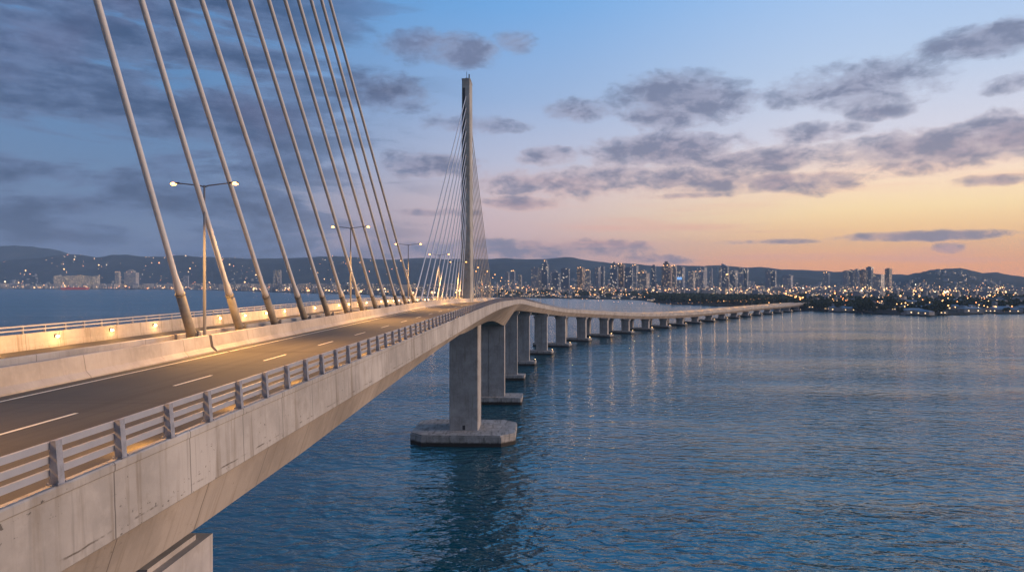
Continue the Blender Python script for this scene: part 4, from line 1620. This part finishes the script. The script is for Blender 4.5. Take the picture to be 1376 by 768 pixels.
# the big dark deck of cloud over the left of the view and on behind
lm1 = t.math('MULTIPLY', t.smooth(az, -4, -24), 1.0)
n_l = t.noise(t.mapping(wvec, loc=(40, 2, 0), scale=(0.6, 1.35, 1)), 0.13, 8, 0.6, 0.3)
dens_l = t.math('MULTIPLY', t.smooth(t.math('ADD', n_l, t.math('MULTIPLY', lm1, 0.125)), 0.50, 0.62), t.math('MULTIPLY_ADD', lm1, 0.92, 0.0))
n_r = t.noise(t.mapping(wvec, loc=(70, 2, 0), scale=(0.5, 1.0, 1)), 0.12, 8, 0.6, 0.3)
dens_r = t.math('MULTIPLY', t.smooth(n_r, 0.5, 0.68), t.math('MULTIPLY', t.smooth(el, 24, 34), 0.25))
# cloud colours by where they hang
cl_r = t.mix(t.smooth(el, 2, 17), lin(176, 144, 144), lin(136, 140, 164))
cl_r = t.mix(t.math('MULTIPLY', t.smooth(t.math('ADD', n_fine, t.math('MULTIPLY', qq, 0.03)), 0.44, 0.64), 0.75), cl_r, lin(92, 100, 128))
cl_l = t.mix(t.smooth(t.math('ADD', n_l, t.math('MULTIPLY', t.math('SUBTRACT', n_fine, 0.5), 0.5)), 0.40, 0.68), lin(92, 110, 146), lin(50, 66, 100))
warm = t.smooth(t.noise(t.mapping(wvec, loc=(5, 55, 0)), 0.07, 4, 0.5), 0.5, 0.7)
cl_l = t.mix(t.math('MULTIPLY', warm, 0.35), cl_l, lin(112, 100, 128))
rim = t.math('MULTIPLY', t.smooth(qq, 0.75, -0.2), t.smooth(el, 15, 4))
cl_r = t.mix(t.math('MULTIPLY', rim, 0.75), cl_r, lin(238, 186, 158))
clc = t.mix(t.smooth(az, -24, 2), cl_l, cl_r)
sk = t.mix(t.math('MULTIPLY', dens_l, 0.95), sk, cl_l)
sk = t.mix(t.math('MULTIPLY', dens, 0.90), sk, clc)
sk = t.mix(dens_r, sk, cl_l)
# thin warm streaks low over the sunset
st = t.noise(t.mapping(wvec, loc=(9, 3, 0), scale=(0.35, 2.6, 1)), 0.12, 5, 0.55)
sm_ = t.math('MULTIPLY', t.math('MULTIPLY', t.smooth(el, 11, 3), t.smooth(az, -12, 10)), t.smooth(st, 0.5, 0.7))
sk = t.mix(t.math('MULTIPLY', sm_, 0.55), sk, lin(232, 164, 142))
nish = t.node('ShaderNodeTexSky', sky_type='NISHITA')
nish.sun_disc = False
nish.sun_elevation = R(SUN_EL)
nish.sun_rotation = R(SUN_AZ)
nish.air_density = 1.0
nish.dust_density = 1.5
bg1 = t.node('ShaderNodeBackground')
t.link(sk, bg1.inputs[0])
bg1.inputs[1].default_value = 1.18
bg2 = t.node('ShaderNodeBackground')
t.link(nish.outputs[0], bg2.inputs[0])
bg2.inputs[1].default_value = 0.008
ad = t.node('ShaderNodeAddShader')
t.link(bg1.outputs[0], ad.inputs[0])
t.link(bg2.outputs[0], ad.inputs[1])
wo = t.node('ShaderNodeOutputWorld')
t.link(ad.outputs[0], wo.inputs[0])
w.cycles.sampling_method = 'MANUAL'
w.cycles.sample_map_resolution = 1024

sd = bpy.data.lights.new('sun', 'SUN')
sd.energy = 3.3
sd.angle = R(24)
sd.color = (1.0, 0.69, 0.48)
so = bpy.data.objects.new('sun', sd)
COL.objects.link(so)
v = Vector((math.sin(R(SUN_AZ)) * math.cos(R(SUN_EL)), math.cos(R(SUN_AZ)) * math.cos(R(SUN_EL)), math.sin(R(SUN_EL))))
so.rotation_euler = v.to_track_quat('Z', 'Y').to_euler()

# ------------------------------------------------------------------ haze
HAZE = 4.6e-5
if HAZE:
    hz = MB().box(-11500, 9500, -300, 13000, -6, 790).build('haze', bpy.data.materials.new('haze'))
    m = hz.data.materials[0]
    m.use_nodes = True
    t = NT(m.node_tree)
    pv_ = t.node('ShaderNodeVolumePrincipled')
    pv_.inputs['Color'].default_value = (0.50, 0.72, 1.0, 1)
    pv_.inputs['Density'].default_value = HAZE
    pv_.inputs['Anisotropy'].default_value = 0.0
    out = t.node('ShaderNodeOutputMaterial')
    t.link(pv_.outputs[0], out.inputs['Volume'])
    m.volume_intersection_method = 'FAST' if hasattr(m, 'volume_intersection_method') else None
    tag(hz, kind='stuff')

# ------------------------------------------------------------------ render settings
scn.view_settings.view_transform = 'Standard'
scn.view_settings.look = 'None'
scn.view_settings.exposure = 0.0
scn.view_settings.gamma = 1.0
scn.view_settings.use_curve_mapping = False
cy = scn.cycles
cy.use_denoising = True
cy.denoiser = 'OPENIMAGEDENOISE'
cy.max_bounces = 5
cy.diffuse_bounces = 2
cy.glossy_bounces = 3
cy.transmission_bounces = 2
cy.volume_bounces = 0
cy.sample_clamp_direct = 0
cy.sample_clamp_indirect = 4.0
cy.caustics_reflective = False
cy.caustics_refractive = False
